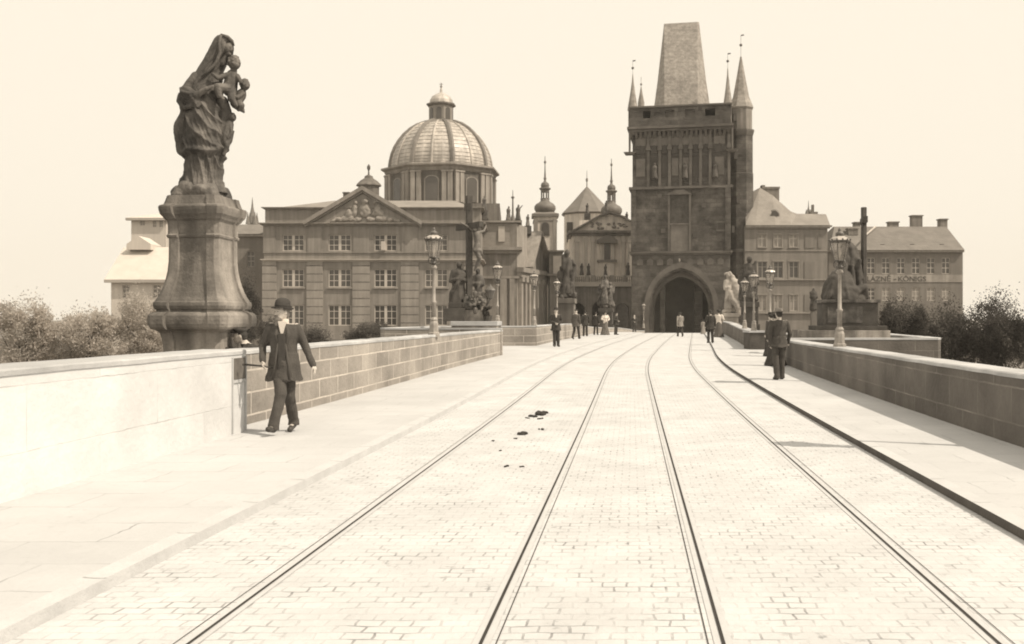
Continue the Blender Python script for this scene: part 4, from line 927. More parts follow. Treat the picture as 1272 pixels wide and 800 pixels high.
q = MB(); q.box(jx0, jx1, DJ - .4, DJ + .02, zj(313.5), zj(311)); q.build("cornice", M_trim, hj)
q = MB(); q.loft([[(jx0, DJ - .5, zj(311)), (jx1, DJ - .5, zj(311)), (jx1, DJ + 10.5, zj(311)), (jx0, DJ + 10.5, zj(311))], [(X(1038, DJ + 4), DJ + 4.5, Z(281.5, DJ + 4.5)), (jx1, DJ + 4.5, Z(281.5, DJ + 4.5)), (jx1, DJ + 5, Z(281.5, DJ + 4.5)), (X(1038, DJ + 4), DJ + 5, Z(281.5, DJ + 4.5))]]); rj = q.build("roof", M_roofd, hj)
q = MB(); q.tube([(X(1074.5, DJ - .4), DJ - .4, zj(293)), (X(1088, DJ + 4), DJ + 4.2, Z(281.5, DJ + 4))], .12, 6); q.build("hip_ridge", M_trimlight, rj)
for a, b, y0, dd in ((1133.5, 1146, 268.5, 5), (1105, 1116.5, 276.5, 5), (1062, 1069, 277, 6), (1054, 1066, 284.5, 2.5), (1168, 1177, 273, 5)):
    d = DJ + dd; q = MB(); q.box(X(a, d), X(b, d), d, d + .9, Z(292, d), Z(y0, d)); q.box(X(a, d) - .1, X(b, d) + .1, d - .1, d + 1, Z(y0, d) + .002, Z(y0 - 1.4, d)); q.build("chimney", M_saldark, rj)
for px in (1098.5, 1135.5, 1172.5):
    q = MB(); q.lathe(X(px, DJ), DJ + 1.1, [(6.5 * uj, zj(304.5)), (4.5 * uj, zj(302)), (1 * uj, zj(300.6))], 14, 0, 1, .4); e_ = q.build("eyebrow_dormer", M_roofl, rj, True)
    q = MB(); q.poly_y([(X(px - 4.6, DJ), zj(304.6)), (X(px + 4.6, DJ), zj(304.6)), (X(px + 2, DJ), zj(302.8)), (X(px - 2, DJ), zj(302.8))], DJ + .58, DJ + .64); q.build("dormer_opening", M_dark, e_)
q = MB(); q.box(X(1075, DJ), jx1 - .05, DJ - .06, DJ + .02, zj(350.5), zj(341.3)); sb = q.build("sign_board", mat("painted sign band", .37, .2, .7, .9, .1, 9, streak=.25), hj)
def lettering(txt, xl, xr, zb_, ht, y, parent, m):
    cu = bpy.data.curves.new("lettering", 'FONT'); cu.body = txt; cu.size = 1; cu.extrude = .02; cu.offset = .012
    o = bpy.data.objects.new("tmp", cu); COL.objects.link(o)
    dg = bpy.context.evaluated_depsgraph_get(); dg.update()
    me = bpy.data.meshes.new_from_object(o.evaluated_get(dg)); bpy.data.objects.remove(o)
    xs = [v.co.x for v in me.vertices]; a, b = min(xs), max(xs); off = OFF[parent.name]
    for v in me.vertices: x_, y_, z_ = v.co; v.co = (xl + (x_ - a) / (b - a) * (xr - xl) - off[0], y - z_ - off[1], zb_ + y_ * ht - off[2])
    me.materials.clear(); me.materials.append(m)
    o = bpy.data.objects.new("lettering", me); COL.objects.link(o); o.parent = parent
lettering("L\u00c1ZN\u011a - K\u00d6NIGS", X(1077, DJ), X(1150, DJ), zj(349.3), 8.4 * uj, DJ - .065, sb, M_dkstone)

# ------------------------------------------------------------------ foliage
def leaves(name, blobs, n, size, m, parent=None, seed=1):
    rng = np.random.default_rng(seed); V = []; 
    vol = np.array([b[3] * b[4] * b[5] for b in blobs]) ** .7; cnt = (n * vol / vol.sum()).astype(int)
    P = []
    for b, c in zip(blobs, cnt):
        nc = max(6, c // 40)                         # leaves gather in sprays, leaving gaps
        dirs = rng.normal(size=(nc, 3)); dirs /= np.linalg.norm(dirs, axis=1)[:, None]
        rad = rng.uniform(.45, 1.05, nc)[:, None]
        ctr = np.array(b[:3]) + dirs * rad * np.array(b[3:6])
        idx = rng.integers(0, nc, c)
        P.append(ctr[idx] + rng.normal(size=(c, 3)) * np.array(b[3:6]) * .17)
    P = np.concatenate(P); k = len(P)
    a = rng.normal(size=(k, 3)); a /= np.linalg.norm(a, axis=1)[:, None]
    b = rng.normal(size=(k, 3)); b -= a * (a * b).sum(1)[:, None]; b /= np.linalg.norm(b, axis=1)[:, None]
    s = (size * rng.uniform(.6, 1.3, k))[:, None]
    off = np.array(OFF.get(parent.name, (0, 0, 0)) if parent else (0, 0, 0)); P = P - off
    V = np.stack([P - a * s, P + b * s * .55, P + a * s, P - b * s * .55], 1).reshape(-1, 3)
    me = bpy.data.meshes.new(name); me.vertices.add(4 * k); me.vertices.foreach_set('co', V.ravel())
    me.loops.add(4 * k); me.loops.foreach_set('vertex_index', np.arange(4 * k, dtype=np.int32))
    me.polygons.add(k); me.polygons.foreach_set('loop_start', np.arange(0, 4 * k, 4, dtype=np.int32)); me.polygons.foreach_set('loop_total', np.full(k, 4, np.int32))
    me.update(); me.validate(); me.materials.append(m)
    o = bpy.data.objects.new(name, me); COL.objects.link(o)
    if parent: o.parent = parent
    return o
def tree(px, d, ytop, wpx, base, label, m, n, size, seed, nm="leafy_tree", cat="tree", trunk=True, group=None, low=None):
    rnd = random.Random(seed); x = X(px, d); zt_ = Z(ytop, d); wd = wpx * d / F / 2
    t = thing(nm, label, cat, (x, d, base), group)
    zl = base + (zt_ - base) * .12 if low is None else low
    hc = (zt_ - zl) / 2; blobs = [(x, d, zl + hc, wd * .7, wd * .7, hc * .8)]
    for k in range(11):
        a = rnd.uniform(0, 6.28); e = rnd.uniform(-.75, .8)
        blobs.append((x + math.cos(a) * wd * .62 * math.cos(e), d + math.sin(a) * wd * .62, zl + hc + math.sin(e) * hc * .72, wd * rnd.uniform(.25, .45), wd * rnd.uniform(.25, .45), hc * rnd.uniform(.2, .34)))
    leaves("crown", blobs, n, size, m, t, seed)
    q = MB(); r0 = max(.05, wd * .05)
    q.tube([(x, d, base), (x + .1 * wd, d, base + (zt_ - base) * .4), (x, d, base + (zt_ - base) * .8)], [r0, r0 * .7, r0 * .25], 8)
    for k in range(6):
        a = rnd.uniform(0, 6.28); z1 = base + (zt_ - base) * rnd.uniform(.25, .55)
        q.tube([(x, d, z1), (x + math.cos(a) * wd * .35, d + math.sin(a) * wd * .35, z1 + hc * .35), (x + math.cos(a) * wd * .62, d + math.sin(a) * wd * .62, z1 + hc * .75)], [r0 * .5, r0 * .3, r0 * .1], 6)
    q.build("trunk", M_bark, t)
    return t
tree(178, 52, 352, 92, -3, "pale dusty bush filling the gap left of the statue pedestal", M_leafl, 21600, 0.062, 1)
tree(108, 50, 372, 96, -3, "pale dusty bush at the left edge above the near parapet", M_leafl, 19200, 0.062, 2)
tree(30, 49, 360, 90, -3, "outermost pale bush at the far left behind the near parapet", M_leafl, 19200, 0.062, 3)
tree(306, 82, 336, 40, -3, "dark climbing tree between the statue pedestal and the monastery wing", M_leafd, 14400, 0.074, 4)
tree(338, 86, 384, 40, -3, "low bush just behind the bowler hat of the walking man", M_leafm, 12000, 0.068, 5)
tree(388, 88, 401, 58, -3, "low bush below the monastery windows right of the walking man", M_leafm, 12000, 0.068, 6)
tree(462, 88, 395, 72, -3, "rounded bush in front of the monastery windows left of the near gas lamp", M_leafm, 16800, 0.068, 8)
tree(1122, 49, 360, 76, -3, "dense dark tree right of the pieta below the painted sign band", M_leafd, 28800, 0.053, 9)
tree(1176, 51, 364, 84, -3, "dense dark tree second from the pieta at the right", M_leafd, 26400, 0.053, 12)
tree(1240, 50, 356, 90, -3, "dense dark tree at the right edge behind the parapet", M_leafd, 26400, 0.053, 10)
# ------------------------------------------------------------------ gas lamps
def glassy(name):
    m = mat(name, 0.45, .15, 9, .12, 0, spec=.6); b = m.node_tree.nodes['Principled BSDF']; b.inputs['Alpha'].default_value = .38
    return m
M_lg = glassy("thin lamp glass")
def make_lamp(label):
    t = thing("gas_lamp", label, "street lamp", (0, 0, 0), "gas lamps along the bridge parapets"); OFF[t.name] = (0, 0, 0)
    q = MB(); q.lathe(0, 0, [(.15, -.05), (.15, .06), (.12, .08), (.11, .30), (.085, .36), (.1, .40), (.06, .46)], 8); q.build("base", M_iron, t)
    for k in range(4):
        a = k * math.pi / 2 + .785; q.tube if False else None
    q = MB(); q.lathe(0, 0, [(.058, .44), (.052, .8), (.07, .82), (.07, .86), (.046, .88), (.036, 1.66), (.062, 1.69), (.09, 1.72), (.062, 1.76), (.04, 1.79)], 10); q.build("pole", M_iron, t, True)
    q = MB(); q.lathe(0, 0, [(.04, 1.78), (.075, 1.83), (.05, 1.88), (.03, 1.93), (.11, 1.965), (.13, 1.98), (.12, 2.0)], 10)
    for k in range(4):
        a = k * math.pi / 2 + .5; q.tube([(.05 * math.cos(a), .05 * math.sin(a), 1.8), (.15 * math.cos(a), .15 * math.sin(a), 1.85), (.15 * math.cos(a), .15 * math.sin(a), 1.93), (.12 * math.cos(a), .12 * math.sin(a), 1.98)], .016, 6)
    q.build("cradle", M_irond, t)
    ln = thing("lantern", None, None) if False else None
    n = 6; q = MB()
    for k in range(n):
        a = 2 * math.pi * k / n + .3; q.tube([(.125 * math.cos(a), .125 * math.sin(a), 1.99), (.215 * math.cos(a), .215 * math.sin(a), 2.40)], .011, 4)
    q.lathe(0, 0, [(.20, 2.395), (.24, 2.41), (.25, 2.44), (.20, 2.45)], n, .3)
    for k in range(12):
        a = 2 * math.pi * k / 12 + .3; q.ell((.24 * math.cos(a), .24 * math.sin(a), 2.465), .022, 6)
    fr = q.build("lantern_frame", M_irond, t)
    q = MB(); q.loft([[(.12 * math.cos(2 * math.pi * k / n + .3), .12 * math.sin(2 * math.pi * k / n + .3), 1.992) for k in range(n)], [(.209 * math.cos(2 * math.pi * k / n + .3), .209 * math.sin(2 * math.pi * k / n + .3), 2.396) for k in range(n)]], cap=False); q.build("glass", M_lg, fr)
    q = MB(); q.lathe(0, 0, [(.02, 1.99), (.02, 2.1), (.035, 2.12), (.04, 2.24), (.03, 2.27)], 8); q.build("mantle", M_burner, fr, True)
    q = MB(); q.lathe(0, 0, [(.235, 2.45), (.20, 2.50), (.125, 2.535), (.10, 2.55)], 6, .3); q.build("lantern_roof", M_tin, t)
    q = MB(); q.lathe(0, 0, [(.10, 2.55), (.085, 2.58), (.10, 2.60), (.085, 2.63), (.05, 2.65), (.03, 2.67), (.042, 2.69), (.03, 2.715), (.008, 2.75)], 10); q.build("chimney_cap", M_irond, t, True)
    return t
LAMPS = [(539, 25.6, 1.145, 2.86, "tall gas lamp on the left parapet in front of the monastery's right windows"),
         (618, 43.55, 1.24, 2.94, "gas lamp on the bay parapet just right of the crucifix monument"),
         (663.5, 43.9, 1.26, 2.5, "gas lamp at the corner of the bay before the oblique church front"),
         (692, 50.2, 1.26, 2.42, "gas lamp behind the head of the dark-suited man at the left parapet"),
         (799.5, 98, .62, 2.55, "smallest far gas lamp at the left foot of the gate tower"),
         (1043, 22.2, .94, 2.74, "gas lamp in front of the pieta, nearest on the right parapet"),
         (956.5, 39.6, .98, 2.8, "bright roofed gas lamp above the hat of the man walking away"),
         (936.5, 39.95, 1.08, 2.5, "gas lamp on the dark square pier of the right parapet"),
         (925, 46, 1.1, 2.45, "gas lamp in front of the dark statue group, closest to the tower on the right")]
lamp0 = None
for i, (px, d, z, hgt, lab) in enumerate(LAMPS):
    o = make_lamp(lab) if i == 0 else copy_tree(lamp0)
    if i == 0: lamp0 = o
    o['label'] = lab; o.location = (X(px, d), d, z); o.scale = (hgt / 2.75,) * 3; o.rotation_euler.z = .35 * i
# the next lamp of the right-hand row stands beside the camera; only its shadow reaches the picture
o = copy_tree(lamp0); o['label'] = "gas lamp just outside the right edge whose shadow crosses the kerb"; o.location = (bx_(4.95, 11.1), 11.1, .94); o.scale = (1.12,) * 3

# ------------------------------------------------------------------ the big statue at the left
DA = 15.0; ua = DA / F
YAW = -math.atan(.124)
an = thing("statue_monument", "baroque stone statue of a veiled woman holding children on a flared pedestal at the left", "statue", (X(253, DA), DA, .9))
SEC = [(1, -.95), (.925, -.52), (.925, .52), (1, .55), (1, .86), (.86, 1), (.55, 1), (.52, .925)]
sec = []
for k in range(4):
    c_, s_ = math.cos(k * math.pi / 2), math.sin(k * math.pi / 2)
    for p in SEC[1:-1]: sec.append((p[0] * c_ - p[1] * s_, p[0] * s_ + p[1] * c_))
def sqring(cx, cy, half, z, yaw=YAW):
    c_, s_ = math.cos(yaw), math.sin(yaw); return [(cx + half * (x * c_ - y * s_), cy + half * (x * s_ + y * c_), z) for x, y in sec]
lev = [(440, 90), (437, 92), (424, 94), (413, 100), (410, 108), (408.5, 119), (406, 124), (402, 127), (397, 128), (392, 127), (389.5, 122), (388, 116), (387.5, 108), (385.5, 108), (384, 113), (380, 116), (376, 115), (374.5, 111), (372.5, 109), (369, 104), (363, 98), (356, 92.5), (347, 87), (338, 83), (326, 80.5), (310, 80), (298, 80), (297, 84), (294.5, 86), (293, 82), (283, 82), (277, 83), (275, 90), (272.5, 93), (269, 100), (264, 103), (260.5, 104), (258.5, 102), (257, 92), (252, 88), (246, 84)]
q = MB(); q.loft([sqring(X(253, DA), DA, W_ * ua / 2.5, Z(y, DA)) for y, W_ in lev]); pe = q.build("pedestal", M_stone, an, False, .006)
q = MB(); random.seed(9)
for k in range(26):
    a = random.uniform(0, 6.28); q.ell((X(252, DA) + math.cos(a) * .27 + random.uniform(-.1, .1), DA + math.sin(a) * .27, Z(240, DA) + random.uniform(-.1, .07)), (random.uniform(.09, .17), random.uniform(.09, .17), random.uniform(.06, .12)), 8)
c0 = (X(252, DA), DA); q.loft([sqring(c0[0], c0[1], .36, Z(247, DA)), sqring(c0[0], c0[1], .33, Z(236, DA)), sqring(c0[0], c0[1], .26, Z(231, DA))])
skin(q, "rock_base", M_bronze, pe, .02, 1, .02, 7)
def A3(px, py, dep=0.0): return Vector((X(px, DA), DA + dep * ua, Z(py, DA)))
# the robed woman: outline rows (row, left edge, right edge, forward shift, half depth), folds laid along the cloth
rows_ = [(43.2, 276, 280, -1, 1.5), (45, 270, 285, -1, 6), (49, 266.5, 289, -1, 9.5), (54, 264, 291, -1, 11), (60, 261, 291.5, -1, 12), (66, 258, 290, 0, 13), (72, 254, 286, 1, 14), (79, 250, 281, 2, 15.5), (88, 244.5, 277, 2, 17), (97, 238.5, 276, 2, 18.5),
         (106, 234, 276, 1, 19), (116, 232, 277, 0, 19.5), (128, 231.5, 278, 0, 20), (140, 231, 279, -1, 20.5), (152, 229.5, 280.5, -2, 21), (166, 227.5, 282, -2, 21.5), (180, 227, 283, -2, 22), (190, 227, 282.5, -2, 22), (200, 228.5, 279, -1, 21), (212, 228.5, 276.5, 0, 20.5), (224, 226, 277, 0, 21.5), (234, 222, 280, 0, 24), (240, 220, 282, 0, 25)]
def rowat(py):
    for r0, r1 in zip(rows_, rows_[1:]):
        if py <= r1[0]:
            f_ = (py - r0[0]) / (r1[0] - r0[0]); return [p + (q_ - p) * f_ for p, q_ in zip(r0, r1)]
    return list(rows_[-1])
def ridge(x, sharp=.65): return 1 - abs(math.sin(x)) ** sharp * 1.6
rings = []; NR = 200; NV = 190
for i in range(NV + 1):
    py = 43.2 + (240 - 43.2) * i / NV
    _, le, ri, dep, ry = rowat(py); cx_, rx = (le + ri) / 2, (ri - le) / 2; rg_ = []
    for k in range(NR):
        th = 2 * math.pi * k / NR; ct_, st_ = math.cos(th), math.sin(th); u = cx_ + rx * ct_ - 254 + (8 * st_ if st_ > 0 else 0)
        wv = 2.6 * noise.noise(Vector((u * .06, py * .03, st_ * 1.3))) + 1.1 * noise.noise(Vector((u * .15, py * .06, 3 + st_)))
        A_ = sm(52, 70, py) * (1 - sm(108, 122, py)); B_ = sm(112, 126, py) * (1 - sm(184, 193, py)); D_ = sm(190, 198, py)
        dsp = A_ * (1.25 * ridge((u + (py - 60) * .55 + wv) * .30) + .5 * ridge((u + (py - 60) * .62) * .71 + wv))
        dsp += B_ * (2.0 * ridge((u - (py - 125) * (.50 + .012 * u) + wv) * .27) + .8 * ridge((u - (py - 125) * .42) * .60 + wv))
        dsp += D_ * (1.9 * ridge((u * (1 - (py - 200) * .004) - (py - 200) * .16 + wv) * .33) + .7 * ridge(u * .8 + wv * 1.5))
        edge = py - (193 - .16 * u + 2.5 * math.sin(u * .12))            # the hem of the mantle laid over the robe
        dsp += 2.4 * math.exp(-((edge + 3) / 3.5) ** 2) - 1.6 * math.exp(-((edge - 3) / 3.0) ** 2)
        edge2 = py - (172 - .30 * u); dsp += B_ * 1.2 * math.exp(-((edge2) / 4.0) ** 2)
        op = math.exp(-((math.atan2(math.sin(th + .45), math.cos(th + .45))) / .55) ** 2) * sm(49, 54, py) * (1 - sm(74, 82, py))   # the hood opens round the face
        f_ = 1 - .42 * op
        rg_.append(A3(cx_ + (rx * f_ + dsp) * ct_, py, dep + (ry * f_ + dsp) * st_))
    rings.append(rg_)
q = MB(); q.loft(rings); wm = q.build("woman_figure", M_bronze, an, True)
def lim(pts, n=8): q.tube([A3(*p[:3]) for p in pts], [p[3] * ua for p in pts], n)
def cp(a, b): q.caps(A3(*a[:3]), A3(*b[:3]), a[3] * ua, b[3] * ua, 10)
q = MB()                                             # the face bowed inside the hood
HR = Matrix.Rotation(.45, 3, 'Y')
q.ell(A3(284.5, 62, -5), (6 * ua, 6.2 * ua, 8.2 * ua), 14, HR); q.ell(A3(289.6, 64.5, -7.5), (1.6 * ua, 1.5 * ua, 2.6 * ua), 8, HR); q.ell(A3(287, 69.5, -7), (2.6 * ua, 2.6 * ua, 2.2 * ua), 8); q.ell(A3(288, 60.4, -8), (2.8 * ua, 2.4 * ua, 1.2 * ua), 8, HR)
cp((282, 70, -4, 4), (277, 80, -4, 5)); skin(q, "face", M_bronze, wm, .008, 1)
q = MB(); lim([(277, 46, -10, 1.6), (285.5, 48.5, -10, 2), (290.5, 53, -7, 1.8), (292, 58.5, -5, 1.2)]); lim([(278, 47, -11, 1.6), (276.5, 58, -14.5, 1.9), (278, 69, -15, 2), (274, 81, -16, 2.2), (266, 92, -18, 1.8), (256, 100, -19, 1)]); q.build("veil_edge", M_bronze, wm, True)
q = MB()                                             # sleeve, forearm and hand under the child
cp((246, 98, -8, 7), (235, 115, -12, 6.5)); cp((235, 115, -13, 6.5), (250, 124, -20, 5)); cp((250, 124, -20, 4.4), (264, 116, -23, 3.4)); cp((264, 116, -23, 3), (271, 113, -22, 2.4))
for k in range(4): cp((270, 112 + k * 1.8, -23, 1.1), (276, 110 + k * 2.1, -21, .9))
for k in range(6): lim([(228 + k * 1.2, 112 + k * 4, -11, 1.6), (232 + k * 2, 119 + k * 3.6, -19 + k * .4, 2.5), (243 + k * 2, 122 + k * 3, -23 + k * .4, 2.3), (252 + k, 119 + k * 2.4, -20, 1.4)])
lim([(227, 118, -8, 3), (226.5, 128, -12, 3.6), (234, 138, -16, 3.6), (243, 137, -20, 2.6), (248, 130, -21, 1.6)]); cp((230, 128, -8, 6), (234, 142, -9, 6))
skin(q, "sleeve", M_bronze, wm, .010, 1, .004, 16)
rings = []                                           # cloak falling behind the near side
for i in range(61):
    py = 138 + 58 * i / 60; f_ = i / 60; le = 228 - 12 * math.sin(min(1, f_ * 1.35) * 2.0) * .98 + 4 * f_ * f_; ri = 243; rg_ = []
    for k in range(60):
        th = 2 * math.pi * k / 60; cx_, rx = (le + ri) / 2, (ri - le) / 2 * (1 if f_ < .93 else 1 - (f_ - .93) * 6); u = rx * math.cos(th)
        dsp = 1.1 * ridge((u - f_ * 5 + 1.6 * noise.noise(Vector((u * .1, py * .04, 9)))) * .5)
        rg_.append(A3(cx_ + (rx + dsp) * math.cos(th), py + u * .25, -4 + (11 + dsp) * math.sin(th)))
    rings.append(rg_)
q = MB(); q.loft(rings); q.build("cloak", M_bronze, wm, True)
def curls(cx_, py, dep, r, seed):
    rr_ = random.Random(seed); q.ell(A3(cx_, py, dep), (r * ua, r * ua, r * 1.1 * ua), 14)
    for k in range(46):
        a, e = rr_.uniform(0, 6.28), rr_.uniform(-.25, 1.5)
        if math.cos(a) * math.cos(e) > .45 and e < .8: continue
        q.ell(A3(cx_ + r * .95 * math.cos(a) * math.cos(e), py - r * 1.02 * math.sin(e), dep + r * .95 * math.sin(a) * math.cos(e)), r * .24 * ua, 6)
    q.ell(A3(cx_ + r * .98, py + r * .12, dep - r * .35), (r * .17 * ua, r * .2 * ua, r * .22 * ua), 6); q.ell(A3(cx_ + r * .5, py + r * .5, dep - r * .5), (r * .45 * ua, r * .42 * ua, r * .4 * ua), 8); q.ell(A3(cx_ + r * .2, py + r * .1, dep - r * .92), (r * .14 * ua, r * .1 * ua, r * .1 * ua), 6)
q = MB(); curls(293, 80, -7, 8, 1)                   # the larger child, seated on her arm
cp((292, 90, -6, 4.5), (290, 95, -6, 7)); cp((290, 97, -6, 8), (287, 112, -6, 9.5)); cp((285, 96, -11, 3.6), (276, 101, -17, 3)); cp((276, 101, -17, 2.8), (270, 97, -19, 2.2)); cp((297, 97, -8, 3.6), (302, 104, -11, 2.8))
cp((287, 113, -10, 7), (276, 113, -19, 5.4)); cp((276, 113, -19, 5.2), (279, 124, -21, 3.8)); cp((279, 124, -21, 3.4), (284, 128, -23, 2.4)); cp((290, 114, -8, 7), (292, 126, -14, 5)); cp((292, 126, -14, 4.6), (297, 134, -14, 3))
skin(q, "child_figure", M_bronze, an, .009, 1)
q = MB(); curls(305, 106, -3, 6.4, 2); cp((303, 113, -3, 3.6), (301, 117, -3, 6)); cp((300, 119, -3, 7), (294, 128, -4, 7.5)); cp((304, 118, -7, 2.8), (298, 124, -12, 2.3)); cp((298, 124, -12, 2.2), (291, 120, -15, 1.8)); cp((296, 129, -6, 6), (302, 133, -9, 4.6)); cp((302, 133, -9, 4), (299, 138, -9, 2.6)); lim([(292, 130, -4, 5), (299, 135, -4, 4.4), (303, 138, -5, 3), (305, 141.5, -5, .8)])
skin(q, "child_figure", M_bronze, an, .009, 1)
q = MB(); curls(290.5, 147, -6, 4.8, 3); cp((289, 152, -6, 2.8), (287, 156, -6, 5.4)); cp((286, 158, -6, 6), (283, 171, -8, 6.6)); cp((289, 158, -9, 2.6), (291, 167, -11, 2.1)); cp((291, 167, -11, 2), (287, 174, -13, 1.6)); cp((283, 172, -9, 5.2), (285, 184, -11, 3.6)); cp((285, 184, -11, 3.2), (281, 194, -11, 2.4)); cp((280, 172, -7, 5), (277, 190, -9, 3.6))
lim([(290, 163, -5, 3), (287, 176, -7, 4), (280, 190, -9, 3)]); cp((283, 140, -3, 6), (279, 128, -8, 7)); cp((281, 142, -4, 7), (278, 165, -4, 8))
skin(q, "child_figure", M_bronze, an, .009, 1)

# ------------------------------------------------------------------ crucifix monument in the left bay
DC = 39.5; uc_ = DC / F
ca = thing("crucifix_monument", "stone crucifix with mourning figures on stepped blocks in the left bay", "statue", (X(585, DC), DC, .28))
def C3(px, py, dep=0.0): return Vector((X(px, DC), DC + dep * uc_, Z(py, DC)))
def Mc(px, yaw=YAW, m_=None): return Matrix.Translation((X(px, DC), DC, 0)) @ Matrix.Rotation(yaw, 4, 'Z')
zc_ = lambda y: Z(y, DC)
def cbox(px, half, y0, y1, m_, nm, par, hd=None, bev=.015):
    q = MB(); q.M = Mc(px); q.box(-half * uc_, half * uc_, -(hd or half) * uc_, (hd or half) * uc_, zc_(y1), zc_(y0)); return q.build(nm, m_, par, False, bev)
cbox(592, 28, 404.5, 440, M_stone, "plinth", ca, 20); cbox(592, 29, 399, 404.4, M_cope, "plinth_slab", ca, 21)
cbox(566, 13.5, 383, 398.9, M_dkstone, "step", ca, 12); cbox(570, 11.5, 376, 382.9, M_dkstone, "step", ca, 10); cbox(592, 14, 385, 398.9, M_stone, "pedestal", ca, 11)
q = MB(); random.seed(4)
for k in range(16): q.ell(C3(584 + random.uniform(-7, 12), 378 + random.uniform(-7, 8), random.uniform(-9, 8)), (random.uniform(3, 6) * uc_, random.uniform(3, 6) * uc_, random.uniform(3, 6) * uc_), 8)
skin(q, "rock_base", M_bronze, ca, .05, 1, .05, 5)
q = MB(); q.M = Mc(582.8, .35); q.box(-.115, .115, -.115, .115, zc_(380), zc_(243)); cr = q.build("cross", M_dkstone, ca, False, .01)
q = MB(); q.M = Matrix.Translation((X(583, DC), DC, 0)) @ Matrix.Rotation(-1.02 + math.pi, 4, 'Z'); q.box(-1.0, 1.0, -.1, .1, zc_(284.5), zc_(277.5)); q.build("cross_arm", M_dkstone, cr, False, .01)
q = MB(); q.M = Mc(582, -.2); q.box(-.15, .15, -.14, -.12, zc_(262), zc_(253)); q.build("title_board", M_dkstone, cr)
q = MB()
def ccp(a, b): q.caps(C3(*a[:3]), C3(*b[:3]), a[3] * uc_, b[3] * uc_, 10)
ccp((592, 291, -5, 4.2), (593, 303, -6, 3.6)); ccp((593, 303, -6, 3.8), (592, 309, -6, 4.2)); ccp((592, 311, -6, 3), (596.5, 321, -9, 2.2)); ccp((596.5, 321, -9, 2.2), (590, 336, -6, 1.5)); ccp((591, 311, -4, 3), (595, 322, -7, 2.2)); ccp((595, 322, -7, 2.1), (589.5, 336, -5, 1.4))
ccp((590, 289, -5, 1.7), (581, 282, -8, 1.4)); ccp((581, 282, -8, 1.4), (573, 278, -12, 1.1)); ccp((594, 289, -4, 1.9), (601, 287, 2, 1.6)); ccp((601, 287, 2, 1.6), (603.5, 280, 8, 1.2))
q.ell(C3(594, 283, -7), (2.6 * uc_, 2.8 * uc_, 3.4 * uc_), 10); ccp((590, 311, -7, 3.4), (597, 312, -7, 2.6)); ccp((596.5, 312, -7, 2), (600, 318, -5, 1.2))
skin(q, "crucified_figure", M_gild, cr, .03, 1)
def robed(nm, par, m_, P3, u, px, ytop, ybot, w_, dep=0, lean=0, seed=0, voxel=.04, head=True, arm=None):
    q = MB(); hgt = ybot - ytop; rr_ = random.Random(seed); rings = []
    for t, f_ in ((0, .62), (.06, .66), (.2, .58), (.38, .5), (.52, .46), (.62, .5), (.74, .54), (.80, .46), (.84, .22), (.87, .16)):
        y = ybot - t * hgt; c_ = px + lean * t
        rings.append([P3(c_ + w_ * .5 * f_ / .6 * (1 + .10 * math.sin(7 * a + t * 5 + seed) + .05 * math.sin(13 * a - t * 9)) * math.cos(a), y, dep + w_ * .42 * f_ / .6 * (1 + .1 * math.sin(7 * a + t * 5 + seed)) * math.sin(a)) for a in [2 * math.pi * k / 40 for k in range(40)]])
    q.loft(rings)
    hr = hgt * .065
    q.ell(P3(px + lean * .95, ytop + hr * 1.25, dep - hr * .3), (hr * u, hr * 1.1 * u, hr * 1.3 * u), 10)
    s = hgt * .045
    for sg in (-1, 1):
        e = (px + lean * .6 + sg * w_ * .5, ybot - hgt * .56, dep - w_ * .15); sh = (px + lean * .75 + sg * w_ * .36, ybot - hgt * .77, dep); hnd = (px + lean * .65 + sg * w_ * .1, ybot - hgt * .60, dep - w_ * .48)
        if arm and sg == arm: hnd = (px + sg * w_ * .62, ybot - hgt * .86, dep - w_ * .3)
        q.caps(P3(*sh), P3(*e), s * 1.3 * u, s * 1.1 * u, 8); q.caps(P3(*e), P3(*hnd), s * 1.1 * u, s * .7 * u, 8)
    q.tube([P3(px + w_ * .4 + lean * .7, ybot - hgt * .74, dep - w_ * .25), P3(px, ybot - hgt * .5, dep - w_ * .5), P3(px - w_ * .4, ybot - hgt * .28, dep - w_ * .35), P3(px - w_ * .5, ybot - hgt * .05, dep)], [s * .8 * u, s * u, s * u, s * .5 * u], 7)
    return skin(q, nm, m_, par, voxel, 1, .03, 4)
robed("mourning_figure", ca, M_dkstone, C3, uc_, 568.5, 325, 380, 20, 2, 2, 3)
robed("mourning_figure", ca, M_bronze, C3, uc_, 594.5, 333, 380, 12, 6, -1, 5)
q = MB()
for k in range(24): q.ell(C3(584 + random.uniform(-6, 20), 372 + random.uniform(-8, 10), -9 + random.uniform(-4, 3)), (random.uniform(1.5, 3.6) * uc_, random.uniform(1.5, 3) * uc_, random.uniform(1.5, 4) * uc_), 7)
skin(q, "carved_cherubs", M_bronze, ca, .04, 1, .05, 6)
q = MB(); q.tube([C3(602, 384, -4), C3(606, 377, -8), C3(609, 371.5, -9)], [.05, .04, .03], 6); q.lathe(C3(609, 0, 0).x, C3(0, 0, -9).y, [(.05, zc_(372)), (.12, zc_(370)), (.2, zc_(362)), (.23, zc_(361)), (.2, zc_(359.5)), (.12, zc_(357.5)), (.05, zc_(355.5)), (.02, zc_(353))], 10); q.build("votive_lantern", M_irond, ca)
pl_ = thing("potted_shrub", "small leafy shrub on the light plinth right of the crucifix", "plant", (X(606, DC - .5), DC - .5, zc_(399)))
leaves("foliage", [(X(606, 39), 39, zc_(386), .2, .2, .2), (X(603, 39), 39, zc_(392), .2, .18, .16)], 600, .05, M_leafd, pl_, 31)
q = MB(); q.lathe(X(606, 39), 39, [(.14, zc_(399)), (.2, zc_(392))], 10); q.build("pot", M_dkstone, pl_)

